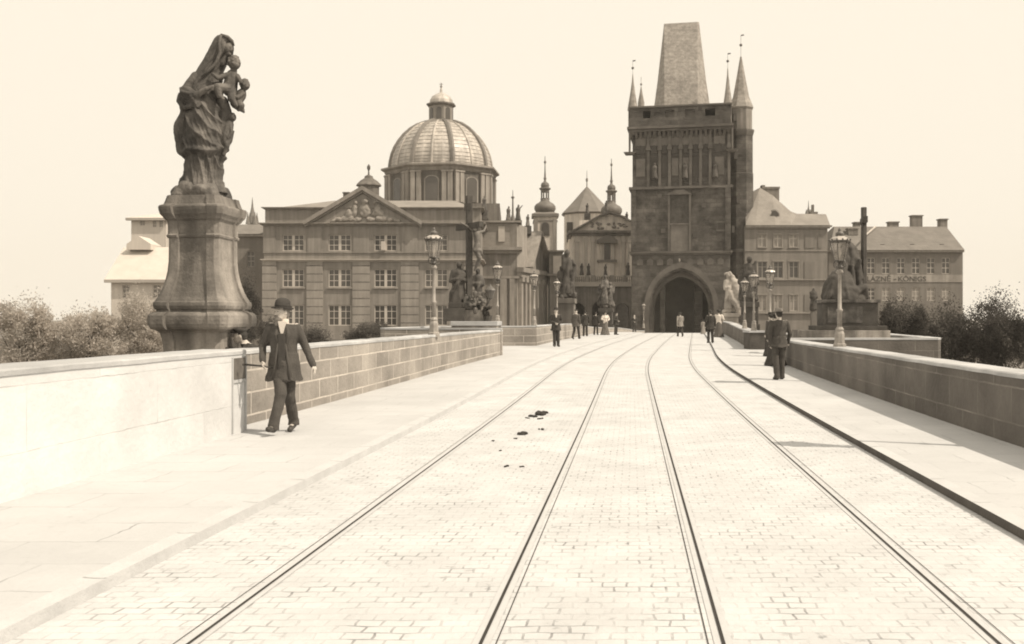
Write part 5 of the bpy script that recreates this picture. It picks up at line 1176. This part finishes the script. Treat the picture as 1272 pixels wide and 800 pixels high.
# ------------------------------------------------------------------ pieta at the right
DP = 35.0; up_ = DP / F
pi_ = thing("pieta_monument", "dark statue group of draped mourners below a tall plain cross in the right bay", "statue", (X(1055, DP), DP, .28))
def P3(px, py, dep=0.0): return Vector((X(px, DP), DP + dep * up_, Z(py, DP)))
zp_ = lambda y: Z(y, DP)
def pbox(px, half, hd, y0, y1, m_, nm, par, bev=.012):
    q = MB(); q.M = Matrix.Translation((X(px, DP), DP, 0)) @ Matrix.Rotation(YAW, 4, 'Z'); q.box(-half * up_, half * up_, -hd * up_, hd * up_, zp_(y1), zp_(y0)); return q.build(nm, m_, par, False, bev)
pbox(1043, 53, 30, 410, 445, M_stone, "base_block", pi_); pbox(1052, 42, 26, 404.5, 409.9, M_dkstone, "step", pi_); d_ = pbox(1052, 32.5, 20, 376.5, 404.4, M_dkstone, "die", pi_)
pbox(1052, 35, 22.5, 372.5, 376.4, M_bronze, "cornice", pi_); q = MB(); q.M = Matrix.Translation((X(1075, DP), DP, 0)) @ Matrix.Rotation(YAW, 4, 'Z'); q.box(-2.3 * up_, 2.3 * up_, -22 * up_, -18 * up_, zp_(410), zp_(376.5)); q.build("pilaster", M_stone, d_)
q = MB(); q.M = Matrix.Translation((X(1052, DP), DP, 0)) @ Matrix.Rotation(YAW, 4, "Z"); q.box(-27 * up_, 14 * up_, -20.6 * up_, -19 * up_, zp_(401), zp_(381)); q.build("panel", M_bronze, d_, False, .008)
q = MB(); q.M = Matrix.Translation((X(1073, DP + .25), DP + .25, 0)) @ Matrix.Rotation(.3, 4, 'Z'); q.box(-.075, .075, -.075, .075, zp_(376), zp_(256.5)); cr = q.build("cross", M_dkstone, pi_, False, .01)
q = MB(); q.M = Matrix.Translation((X(1073, DP + .25), DP + .25, 0)) @ Matrix.Rotation(1.30, 4, 'Z'); q.box(-.62, .62, -.09, .09, zp_(277), zp_(269.5)); q.build("cross_arm", M_dkstone, cr, False, .01)
q = MB()
def pcp(a, b): q.caps(P3(*a[:3]), P3(*b[:3]), a[3] * up_, b[3] * up_, 10)
rings = []
for py, c_, rx, ry in ((374, 1046, 26, 17), (368, 1045, 25, 17), (360, 1043, 22, 15), (352, 1041, 18, 14), (344, 1041, 14, 12), (338, 1042, 10, 9), (334, 1043, 5, 5)):
    rings.append([P3(c_ + rx * (1 + .07 * math.sin(8 * a + py * .2)) * math.cos(a), py, -5 + ry * (1 + .08 * math.sin(8 * a + py * .2)) * math.sin(a)) for a in [2 * math.pi * k / 40 for k in range(40)]])
q.loft(rings)
rings = []
for py, c_, rx, ry in ((374, 1062, 12, 14), (360, 1061, 12, 13), (345, 1060, 11.5, 12), (330, 1059, 12.5, 12), (318, 1058, 12, 11), (308, 1056, 10, 9), (302, 1055, 6, 6), (299, 1055, 2.5, 3)):
    rings.append([P3(c_ + rx * (1 + .09 * math.sin(7 * a + py * .12)) * math.cos(a), py, 6 + ry * (1 + .09 * math.sin(7 * a + py * .12)) * math.sin(a)) for a in [2 * math.pi * k / 40 for k in range(40)]])
q.loft(rings)
q.ell(P3(1047, 313, -3), (5 * up_, 5.3 * up_, 6.4 * up_), 10); pcp((1050, 322, -2, 5), (1044, 340, -10, 4)); pcp((1044, 340, -10, 4), (1034, 350, -14, 3)); pcp((1062, 320, 0, 5), (1066, 345, -6, 4.5))
q.ell(P3(1033, 347, -12), (4.4 * up_, 4.6 * up_, 5.4 * up_), 10); pcp((1036, 355, -12, 6), (1058, 362, -14, 6)); pcp((1058, 362, -14, 5), (1070, 356, -12, 4)); pcp((1070, 356, -12, 4), (1073, 370, -10, 3))
for pts in ([(1066, 322, -6, 2), (1064, 345, -8, 2.4), (1067, 371, -10, 2.4)], [(1056, 330, -8, 2), (1057, 350, -10, 2.4), (1058, 371, -12, 2.4)], [(1030, 352, -14, 2), (1026, 364, -16, 2.4), (1023, 373, -16, 2)], [(1042, 344, -14, 2), (1044, 360, -20, 2.4), (1047, 373, -20, 2.4)]):
    q.tube([P3(*p[:3]) for p in pts], [p[3] * up_ for p in pts], 7)
skin(q, "mourning_group", M_dkstone, pi_, .035, 1, .03, 5)

# ------------------------------------------------------------------ statues farther along
def far_group(px, d, ytop, ybase, label, figs, m_st, m_ped, pw, ped_top, pedlight=None, seed=1):
    u = d / F; x = X(px, d); base = rz(d) - .2
    t = thing("statue_group", label, "statue", (x, d, base)); yaw = -math.atan(.189)
    G = lambda a, b, c=0.0: Vector((X(a, d), d + c * u, Z(b, d)))
    q = MB(); q.M = Matrix.Translation((x, d, 0)) @ Matrix.Rotation(yaw, 4, 'Z'); h_ = pw * u / 2
    zt_ = Z(ped_top, d); q.box(-h_, h_, -h_, h_, base, zt_ - .35); q.box(-h_ * 1.15, h_ * 1.15, -h_ * 1.15, h_ * 1.15, zt_ - .349, zt_); q.box(-h_ * 1.2, h_ * 1.2, -h_ * 1.2, h_ * 1.2, base, base + 1.1)
    q.build("pedestal", m_ped, t, False, .02)
    for i, (fp, y0, y1, w_, ar) in enumerate(figs): robed("figure", t, m_st, G, u, fp, y0, y1, w_, (i % 3 - 1) * 3, 0, seed + i, .07, True, ar)
    q = MB(); rr_ = random.Random(seed)
    for k in range(10): q.ell(G(px + rr_.uniform(-pw * .5, pw * .5), ped_top - rr_.uniform(0, 6), rr_.uniform(-5, 3)), (rr_.uniform(2, 4.5) * u, rr_.uniform(2, 4) * u, rr_.uniform(2, 5) * u), 7)
    skin(q, "cloud_base", m_st, t, .08, 1, .08, 3)
    return t
far_group(704, 68, 306, 372, "dark statue group on a pale pedestal at the far left, beside the link building", [(704, 310, 366, 8, -1), (697, 330, 368, 8, None), (711, 322, 369, 7, 1), (701, 342, 370, 8, 1), (708, 345, 370, 8, -1)], M_dkstone, M_drum, 20, 371, seed=11)
far_group(753, 92, 340, 388, "dark statue group in front of the balconied church, behind the woman in white", [(751, 341, 378, 8, None), (758, 350, 380, 8, 1), (746, 352, 380, 7, None)], M_bronze, M_dkstone, 16, 383, seed=21)
far_group(708, 60, 345, 390, "low dark statue group below the church balcony, left of the pale pedestal", [(716, 349, 372, 8, None)], M_dkstone, M_saldark, 14, 374, seed=31) if False else None
far_group(931, 64, 316, 392, "dark sooty statue group behind the gas lamps at the right", [(930, 318, 372, 11, 1), (922, 334, 374, 9, None), (938, 336, 374, 9, None)], M_dkstone, M_dkstone, 20, 375, seed=41)
M_white = mat("white marble", .46, .22, 1.4, .8, .3, 6, stain=.35)
ivo = far_group(908, 88, 338, 396, "white marble statue group at the right foot of the gate tower", [(904, 339, 384, 9, None), (912, 352, 388, 8, -1), (915, 366, 392, 7, None)], M_white, M_white, 17, 389, seed=51)
q = MB(); d = 88; G = lambda a, b, c=0.0: Vector((X(a, d), d + c * d / F, Z(b, d)))
q.tube([G(899, 341, -3), G(905, 339.5, -4), (G(911, 349, -4)), G(914, 362, -5), G(918, 374, -5), G(919, 388, -4)], [.1, .2, .34, .42, .36, .2], 8)
q.tube([G(915, 348, -2), G(918.5, 353, -2), G(917, 360, -2)], [.2, .3, .2], 8); q.tube([G(904, 360, -5), G(908, 372, -6), G(914, 380, -6), G(917, 392, -5)], [.25, .35, .3, .2], 8)
skin(q, "drapery", M_white, ivo, .08, 1, .08, 3)
sm_ = thing("small_statue", "small dark standing statue on a post in front of the stepped-roof house", "statue", (X(1011, 47), 47, -.2))
S3 = lambda a, b, c=0.0: Vector((X(a, 47), 47 + c * 47 / F, Z(b, 47)))
robed("figure", sm_, M_dkstone, S3, 47 / F, 1010.5, 357, 386, 9, 0, 0, 8, .05)
q = MB(); q.box(X(1007.5, 47), X(1013.5, 47), 46.9, 47.1, -.2, Z(385.5, 47)); q.build("post", M_house2, sm_)
# ------------------------------------------------------------------ people
M_skin = mat("skin", .52, .08, 8, .6, .05, 60)
M_black = mat("black wool cloth", .055, .25, 6, .95, .3, 60)
M_char = mat("charcoal cloth", .082, .22, 5, .95, .35, 40)
M_greyc = mat("grey cloth", .11, .2, 5, .95, .3, 40)
M_lightc = mat("light linen jacket", .27, .12, 5, .95, .3, 30)
M_whitec = mat("white cotton", .66, .06, 8, .9, .2, 40)
M_felt = mat("black felt", .055, .2, 8, .85, .1, 60)
M_hair = mat("dark hair", .05, .3, 20, .8, .3, 60)
M_beard = mat("grey beard", .2, .3, 20, .85, .3, 60)
M_leather = mat("dusty shoe leather", .065, .3, 8, .5, .1)
M_pattern = mat("patterned skirt cloth", .16, .55, 9, .95, .2, 25)
def person(label, px, d, H, face, pose=None, kit=(), kerb=KERB, voxel=.014, head_yaw=0, detail=False, mats=None, group="people walking on the bridge", at=None):
    """face: turn about the vertical, 0 looks at the camera. kit: clothing; pose: overrides of joints (metres, for a 1.75 m figure)"""
    s = H / 1.75; m = dict(coat=M_black, trousers=M_black, hat=M_felt, shirt=M_whitec, skirt=M_black, blouse=M_whitec, hair=M_hair); m.update(mats or {})
    t = thing("person", label, "person", at or (X(px, d), d, rz(d) + kerb), group); OFF[t.name] = (0, 0, 0); t.rotation_euler.z = face; t.scale = (s, s, s)
    J = dict(hL=(-.09, 0, .93), hR=(.09, 0, .93), kL=(-.10, -.02, .50), kR=(.10, -.02, .50), aL=(-.11, .02, .085), aR=(.11, .02, .085), tL=(-.14, -.15, .03), tR=(.14, -.15, .03),
             sL=(-.185, .01, 1.42), sR=(.185, .01, 1.42), eL=(-.25, .04, 1.14), eR=(.25, .04, 1.14), wL=(-.25, -.05, .90), wR=(.25, -.05, .90), pel=(0, 0, .96), ch=(0, 0, 1.28), nk=(0, .015, 1.48), hd=(0, -.01, 1.62))
    if pose: J.update(pose)
    J = {k: Vector(v) for k, v in J.items()}
    def torso(q, g, z0=None, flare=0.0, waist=1.0):
        P, C_, N = J['pel'], J['ch'], J['nk']; rings = []
        rows = [(-.16, .15, .11), (-.06, .168, .118), (0, .165, .115), (.12, .148, .108), (.26, .158, .118), (.36, .172, .122), (.44, .178, .112), (.50, .13, .09), (.54, .06, .06)]
        for dz, rx, ry in rows:
            f_ = max(0, min(1, dz / .5)); c_ = P.lerp(Vector((N.x, N.y, N.z - .02)), f_) if dz > 0 else P + Vector((0, 0, dz)); e = g * (1 if dz < .45 else .5)
            rings.append([(c_.x + (rx + e) * math.cos(a), c_.y + (ry + e) * math.sin(a), c_.z if dz > 0 else c_.z) for a in [2 * math.pi * k / 24 for k in range(24)]])
        q.loft(rings)
    q = MB(); torso(q, 0)
    for S in 'LR':
        sg = -1 if S == 'L' else 1
        q.caps(J['h' + S], J['k' + S], .082, .056, 10); q.caps(J['k' + S], J['a' + S], .054, .036, 10); q.caps(J['a' + S] + Vector((0, .02, -.03)), J['t' + S], .04, .032, 8)
        q.caps(J['s' + S], J['e' + S], .052, .040, 10); q.caps(J['e' + S], J['w' + S], .040, .027, 10)
        f = (J['w' + S] - J['e' + S]).normalized(); pc = J['w' + S] + f * .055
        side = Vector((0, -1, 0)) - f * f.dot(Vector((0, -1, 0)));  side = side.normalized() if side.length > .1 else Vector((1, 0, 0)); nrm = f.cross(side)
        q.caps(J['w' + S], pc, .027, .034, 8); inw = nrm * (1 if nrm.x * sg < 0 else -1)
        for k, ln in enumerate((.058, .07, .066, .05)):
            b0 = pc + side * (.030 - .020 * k) + f * .02; b1 = b0 + f * ln * .55 + inw * .012; b2 = b1 + f * ln * .35 + inw * .028
            q.caps(b0, b1, .0095, .009, 6); q.caps(b1, b2, .009, .0075, 6)
        b0 = pc + side * .03 - f * .02; b1 = b0 + side * .025 + f * .02 + inw * .012; q.caps(b0, b1, .012, .010, 6); q.caps(b1, b1 + f * .028 + inw * .01, .010, .008, 6)
    Hd = J['hd']; HM = Matrix.Rotation(head_yaw, 3, 'Z'); hp = lambda x, y, z: Hd + HM @ Vector((x, y, z))
    q.caps(J['nk'] - Vector((0, 0, .04)), Hd + Vector((0, .02, -.05)), .058, .052, 10)
    q.ell(Hd, (.075, .094, .112), 16, HM); q.ell(hp(0, -.035, -.062), (.054, .058, .058), 12, HM); q.caps(hp(0, -.088, .005), hp(0, -.110, -.028), .010, .015, 8)
    q.ell(hp(0, -.078, .028), (.055, .018, .013), 8, HM); q.ell(hp(0, -.088, -.058), (.024, .012, .007), 8, HM); q.ell(hp(0, -.086, -.072), (.020, .011, .006), 8, HM); q.ell(hp(0, -.075, -.10), (.022, .02, .016), 8, HM)
    for e in (-1, 1): q.ell(hp(e * .076, .005, -.005), (.012, .022, .032), 8, HM); q.ell(hp(e * .04, -.07, -.02), (.018, .018, .016), 8, HM)
    skin(q, "body", M_skin, t, .008 if detail else voxel, 1)
    if detail:
        for e in (-1, 1): q = MB(); q.ell(hp(e * .030, -.088, .006), (.009, .006, .0045), 8, HM); q.build("eye", M_felt, t, True)
    if 'hair' in kit:
        q = MB(); q.ell(hp(0, .02, .02), (.083, .092, .105), 14, HM); q.ell(hp(0, .05, -.03), (.07, .06, .06), 10, HM); q.build("hair", m['hair'], t, True)
    if 'bun' in kit:
        q = MB(); q.ell(hp(0, .02, .03), (.092, .10, .105), 14, HM); q.ell(hp(0, .02, .12), (.05, .05, .04), 10, HM); q.build("hair", m['hair'], t, True)
    if 'beard' in kit:
        q = MB(); q.ell(hp(0, -.06, -.10), (.055, .05, .06), 12, HM); q.ell(hp(0, -.075, -.15), (.036, .034, .05), 10, HM); q.caps(hp(-.035, -.095, -.047), hp(.035, -.095, -.047), .010, .010, 6); skin(q, "beard", M_beard, t, .008, 1, .006, 40)
    if 'trousers' in kit:
        q = MB(); q.ell(J['pel'] + Vector((0, 0, -.03)), (.178, .135, .13), 14)
        for S in 'LR':
            k, a, hh = J['k' + S], J['a' + S], J['h' + S]; q.caps(hh, k, .100, .078, 12); q.caps(k, a + Vector((0, 0, .01)), .077, .070, 12); q.tube([a + Vector((0, .0, .03)), a + Vector((0, -.005, -.05))], [.072, .078], 12)
        skin(q, "trousers", m['trousers'], t, voxel * .9, 2, .006, 12, lambda c: .006 * noise.noise(Vector((c.x * 12 + c.z * 5, c.y * 12, c.z * 9))))
    if 'trousers' in kit or 'shoes' in kit:
        for S in 'LR':
            q = MB(); a, o_ = J['a' + S], J['t' + S]; q.caps(a + Vector((0, .03, -.045)), o_, .044, .038, 10); q.ell(a + Vector((0, 0, -.02)), (.048, .055, .05), 10); skin(q, "shoe", M_leather, t, .012, 1)
    if 'coat' in kit:
        q = MB(); torso(q, .022); P = J['pel']; ln = kit_len.get(label, .74)
        n = 32; rings = []
        for z, rx, ry in ((1.06, .185, .14), (.96, .20, .15), (.86, .212, .165), (ln, .25, .19)):
            rings.append([(P.x + rx * (1 + .035 * math.sin(5 * a + z * 9)) * math.cos(a), P.y + ry * (1 + .05 * math.sin(5 * a + z * 9)) * math.sin(a), z + (.02 * math.sin(a * 3) if z == ln else 0)) for a in [2 * math.pi * k / n for k in range(n)]])
        q.loft(rings[::-1])
        for S in 'LR':
            q.caps(J['s' + S] + Vector((0, 0, -.01)), J['e' + S], .068, .054, 12); q.caps(J['e' + S], J['w' + S], .054, .044, 12)
        q.caps(J['nk'] + Vector((-.06, .03, -.04)), J['nk'] + Vector((.06, .03, -.04)), .035, .035, 8)
        skin(q, "coat", m['coat'], t, voxel * .9, 2, .006, 9, lambda c: .015 * noise.noise(Vector((c.x * 9 + c.z * 5, c.y * 9, c.z * 5))))
        if 'open' in kit:
            N = J['nk']
            for sg in (-1, 1):                       # turned-back lapels and the open front edge
                q = MB(); q.tube([(N.x + sg * .055, N.y - .085, N.z - .03), (N.x + sg * .08, N.y - .135, N.z - .16), (N.x + sg * .05, N.y - .160, N.z - .30)], [.018, .03, .012], 8); q.tube([(N.x + sg * .05, N.y - .160, N.z - .28), (N.x + sg * .075, N.y - .165, N.z - .48), (N.x + sg * .11, N.y - .19, ln + .02)], [.012, .014, .014], 8); q.build("lapel", m['coat'], t, True)
            q = MB(); q.box(N.x - .05, N.x + .05, N.y - .172, N.y - .14, N.z - .64, N.z - .15); q.build("waistcoat", M_felt, t, False, .01)
    if 'shirt' in kit:
        N = J['nk']; q = MB(); q.lathe(N.x, N.y + .0, [(.068, N.z - .03), (.066, N.z + .035), (.06, N.z + .04)], 16); q.poly_y([(N.x - .055, N.z + .01), (N.x + .055, N.z + .01), (N.x + .012, N.z - .17), (N.x - .012, N.z - .17)], N.y - .150, N.y - .05); q.build("shirt_front", m['shirt'], t, False, .008)
    if 'blouse' in kit:
        q = MB(); torso(q, .016); q.ell((0, -.04, 1.27), (.17, .13, .13), 12)
        for S in 'LR': q.caps(J['s' + S], J['e' + S], .082, .066, 12); q.caps(J['e' + S], J['w' + S], .056, .034, 12); q.ell(J['s' + S].lerp(J['e' + S], .35), .092, 12)
        q.tube([J['nk'] - Vector((0, 0, .05)), J['nk'] + Vector((0, 0, .04))], [.075, .058], 12)
        skin(q, "blouse", m['blouse'], t, voxel, 2, .006, 10)
    if 'skirt' in kit:
        rings = []; n = 48
        for z, rx, amp in ((.02, .36, .06), (.06, .35, .06), (.3, .27, .06), (.6, .215, .04), (.85, .18, .02), (1.0, .14, .0), (1.04, .13, 0)):
            rings.append([(rx * (1 + amp * math.sin(9 * a + z * 2)) * math.cos(a), (rx * .92) * (1 + amp * math.sin(9 * a + z * 2)) * math.sin(a) + .06 * (1 - z), z) for a in [2 * math.pi * k / n for k in range(n)]])
        q = MB(); q.loft(rings); q.build("skirt", m['skirt'], t, True)
    hz = lambda r, z: (r, z)
    if 'bowler' in kit:
        q = MB(); prof = [(.115, .0), (.135, -.006), (.142, .004), (.13, .012), (.098, .014), (.098, .06), (.090, .10), (.065, .128), (.03, .14), (.005, .141)]
        q.M = Matrix.Translation(Hd + Vector((0, 0, .052))) @ HM.to_4x4() @ Matrix.Rotation(-.06, 4, 'X'); q.lathe(0, .01, prof, 24, 0, .92, 1.14); q.build("bowler_hat", m['hat'], t, True)
        q = MB(); q.M = Matrix.Translation(Hd + Vector((0, 0, .052))) @ HM.to_4x4() @ Matrix.Rotation(-.06, 4, 'X'); q.lathe(0, .01, [(.099, .015), (.1005, .018), (.1005, .042), (.099, .045)], 24, 0, .92, 1.14); 
        t.children[-1]; ob_ = [c for c in t.children if c.name.startswith("bowler_hat")][0]; q.build("hat_band", M_black, ob_, True)
    if 'cap' in kit:
        q = MB(); q.M = Matrix.Translation(Hd + Vector((0, 0, .045))) @ HM.to_4x4(); q.lathe(0, .0, [(.088, 0), (.092, .03), (.105, .055), (.085, .075), (.01, .08)], 18, 0, .92, 1.1); q.ell((0, -.10, .012), (.06, .05, .010), 10); q.build("cap", m['hat'], t, True)
    if 'straw' in kit:
        q = MB(); q.M = Matrix.Translation(Hd + Vector((0, 0, .05))) @ HM.to_4x4(); q.lathe(0, 0, [(.15, 0), (.155, .006), (.15, .012), (.095, .014), (.092, .085), (.08, .095), (.005, .097)], 22, 0, .95, 1.12); q.build("straw_hat", m['hat'], t, True)
    if 'widehat' in kit:
        q = MB(); q.M = Matrix.Translation(Hd + Vector((0, 0, .085))) @ HM.to_4x4() @ Matrix.Rotation(.1, 4, 'X'); q.lathe(0, 0, [(.19, -.01), (.21, .0), (.19, .012), (.10, .02), (.095, .06), (.07, .085), (.005, .09)], 22); q.ell((.05, .02, .07), (.08, .09, .05), 10); q.ell((-.05, -.03, .06), (.07, .07, .045), 10); q.build("wide_hat", m['hat'], t, True)
    return t
kit_len = {}
WALK1 = dict(kL=(-.09, -.17, .52), aL=(-.09, -.26, .10), tL=(-.09, -.42, .07), kR=(.09, .03, .50), aR=(.09, .26, .14), tR=(.09, .13, .035))
WALK2 = dict(kR=(.09, -.17, .52), aR=(.09, -.26, .10), tR=(.09, -.42, .07), kL=(-.09, .03, .50), aL=(-.09, .26, .14), tL=(-.09, .13, .035), eL=(-.24, -.04, 1.14), wL=(-.2, -.22, .95), eR=(.25, .12, 1.16), wR=(.26, .12, .9))
# the man striding past at the left
lab = "bearded man in a bowler hat and open dark jacket striding with a level stick"
kit_len[lab] = .70
man = person(lab, 352.5, 12.75, 1.74, .05,
       dict(hL=(-.06, 0, .93), hR=(.07, .02, .93), kL=(-.005, -.19, .52), aL=(-.085, -.27, .12), tL=(-.12, -.43, .10), kR=(.06, .06, .50), aR=(.085, .26, .13), tR=(.06, .11, .035),
            sL=(-.165, .0, 1.42), sR=(.165, .02, 1.41), eL=(-.28, .03, 1.16), wL=(-.255, -.10, .965), eR=(.275, .04, 1.15), wR=(.385, -.02, .905), nk=(.0, .01, 1.475), hd=(-.02, -.02, 1.605)),
       ('trousers', 'coat', 'open', 'shirt', 'bowler', 'beard', 'hair'), head_yaw=-.75, detail=True, mats=dict(coat=M_char, trousers=M_char, hat=M_felt, hair=M_beard), voxel=.012)
sk = MB(); a = Vector((-.255, -.10, .965)); fz = (a - Vector((-.315, .03, 1.14))).normalized(); hp_ = a + fz * .085
sk.tube([hp_ + Vector((-.25, .01, .02)), hp_ + Vector((-.02, -.01, 0)), hp_ + Vector((.42, .10, -.10))], [.014, .011, .008], 8)
stick = thing("walking_stick", "thin dark walking stick held level by the striding man", "stick", tuple(man.matrix_basis @ hp_)); OFF[stick.name] = (0, 0, 0)
sk.v = [tuple(Vector(p) - hp_) for p in sk.v]; stick.rotation_euler.z = .05
sk.build("shaft", M_felt, stick, True); q = MB(); q.ell((-.26, .01, .02), .018, 10); q.build("knob", M_leather, stick, True)
# the man leaning on the parapet behind him
person("man in a dark coat bent over the parapet beside the big statue", 316, 14.9, 1.68, -1.35,
       dict(pel=(0, .2, .80), ch=(0, .0, 1.02), nk=(0, -.12, 1.17), hd=(0, -.22, 1.27), sL=(-.185, -.08, 1.11), sR=(.185, -.08, 1.11), eL=(-.26, -.22, .98), eR=(.26, -.22, .98), wL=(-.10, -.42, 1.06), wR=(.08, -.44, 1.06),
            hL=(-.09, .2, .78), hR=(.09, .2, .78), kL=(-.1, .2, .45), kR=(.1, .2, .45), aL=(-.1, .28, .085), aR=(.1, .28, .085), tL=(-.12, .12, .03), tR=(.12, .12, .03)),
       ('trousers', 'coat', 'cap', 'hair'), kerb=.10, voxel=.014, group="people standing on the bridge")
# the man walking away on the right
lab = "man in a dark suit and pale-topped hat walking away along the right pavement"; kit_len[lab] = .80
person(lab, 967.5, 23.0, 1.69, math.pi + .12,
       dict(kL=(-.10, -.05, .50), aL=(-.10, -.06, .085), tL=(-.13, -.2, .03), kR=(.09, .02, .5), aR=(.09, .10, .09), tR=(.1, -.05, .03), eL=(-.27, .02, 1.14), wL=(-.27, -.08, .9), eR=(.26, .05, 1.14), wR=(.22, -.02, .88)),
       ('trousers', 'coat', 'straw', 'hair'), voxel=.012, detail=True, mats=dict(coat=M_char, trousers=M_char, hat=M_beard))
person("small woman in a long dark dress close beside the man in pale-topped hat", 963.2, 28.5, 1.55, math.pi - .2, None, ('coat', 'skirt', 'bun', 'widehat', 'shirt'), mats=dict(hat=M_greyc))
person("woman in a dark skirt mostly hidden by the couple walking away", 957.5, 34, 1.5, math.pi + .5, dict(eL=(-.26, -.08, 1.15), wL=(-.2, -.28, 1.0)), ('coat', 'skirt', 'bun', 'widehat'), mats=dict(coat=M_char))
# the group by the left parapet
HOLD = dict(eL=(-.27, .02, 1.15), wL=(-.06, -.2, 1.06), eR=(.27, .02, 1.15), wR=(.05, -.22, 1.03))
person("man in black with clasped hands, nearest of the group by the left wall", 690.5, gd(430), 1.7, .1, {**HOLD, 'kL': (-.07, -.03, .5), 'aL': (-.06, .0, .085), 'tL': (-.08, -.16, .03)}, ('trousers', 'coat', 'shirt', 'bowler', 'hair'))
person("man in a grey jacket stepping away left of the dark-capped man", 715.5, gd(421), 1.72, math.pi - .5, WALK1, ('trousers', 'coat', 'cap', 'shirt'), mats=dict(coat=M_greyc))
person("dark capped man with arms at his sides right of the grey-jacketed man", 727, gd(417.3), 1.72, math.pi, dict(eL=(-.28, .05, 1.15), eR=(.28, .05, 1.15)), ('trousers', 'coat', 'cap', 'hair'))
person("dark clothed man with a raised hand just left of the woman in white", 740, gd(415.6), 1.66, math.pi - .5, dict(eR=(.26, -.05, 1.2), wR=(.18, -.25, 1.22), kL=(-.09, -.1, .5), aL=(-.09, -.12, .085), tL=(-.1, -.28, .03)), ('trousers', 'coat', 'cap', 'hair'))
person("woman in a white blouse and patterned skirt in the group at the left", 752, gd(415.9), 1.68, .4, {'eL': (-.31, .0, 1.18), 'wL': (-.14, -.2, 1.08), 'eR': (.31, .0, 1.18), 'wR': (.14, -.2, 1.08)}, ('blouse', 'skirt', 'bun', 'widehat'), mats=dict(skirt=M_pattern))
person("dark dressed man stooping slightly right of the woman in white", 765, gd(415.5), 1.66, .9, {**HOLD, 'hd': (0, -.06, 1.6), 'nk': (0, -.03, 1.47)}, ('trousers', 'coat', 'cap', 'hair'))
person("tiny far figure with white shirt front at the left foot of the tower", 788, 86, 1.6, 0, HOLD, ('trousers', 'coat', 'shirt', 'hair'), kerb=.02, voxel=.02)
# on the roadway and the right pavement
person("man in a light jacket and dark trousers walking in the roadway toward the archway", 845, 66.5, 1.70, math.pi + .15, WALK2, ('trousers', 'coat', 'cap', 'hair'), kerb=.0, mats=dict(coat=M_lightc))
person("small child in pale clothes beside the right kerb", 873.5, 76, 1.12, math.pi, None, ('blouse', 'skirt', 'hair'), mats=dict(skirt=M_lightc, blouse=M_lightc), kerb=.03, voxel=.02)
person("dark suited man on the far right pavement left of a white-bloused woman", 882.5, gd(425.6), 1.62, math.pi, dict(kL=(-.1, -.04, .5)), ('trousers', 'coat', 'cap', 'hair'))
person("woman in a white blouse and long dark skirt beside the far right parapet", 893, gd(418.6), 1.7, math.pi - .3, {'eL': (-.30, .02, 1.16), 'wL': (-.2, -.16, 1.0), 'eR': (.30, .02, 1.16), 'wR': (.2, -.16, 1.0)}, ('blouse', 'skirt', 'bun', 'widehat'), mats=dict(skirt=M_greyc))
HAZE = 0.00038
bpy.data.scenes.remove(WORK)
# ------------------------------------------------------------------ the air: a thin haze added to lift the dark tones
hz = MB(); hz.box(-940, 940, -60, 940, -14, 60)
hm = bpy.data.materials.new("tone-lifting haze"); hm.use_nodes = True; ht = hm.node_tree; ht.nodes.clear()
pv = ht.nodes.new("ShaderNodeVolumePrincipled"); oo = ht.nodes.new("ShaderNodeOutputMaterial"); ht.links.new(pv.outputs[0], oo.inputs['Volume'])
pv.inputs['Color'].default_value = (.97, .93, .86, 1); pv.inputs['Density'].default_value = HAZE
tag(hz.build("haze", hm), None, None, kind="stuff")
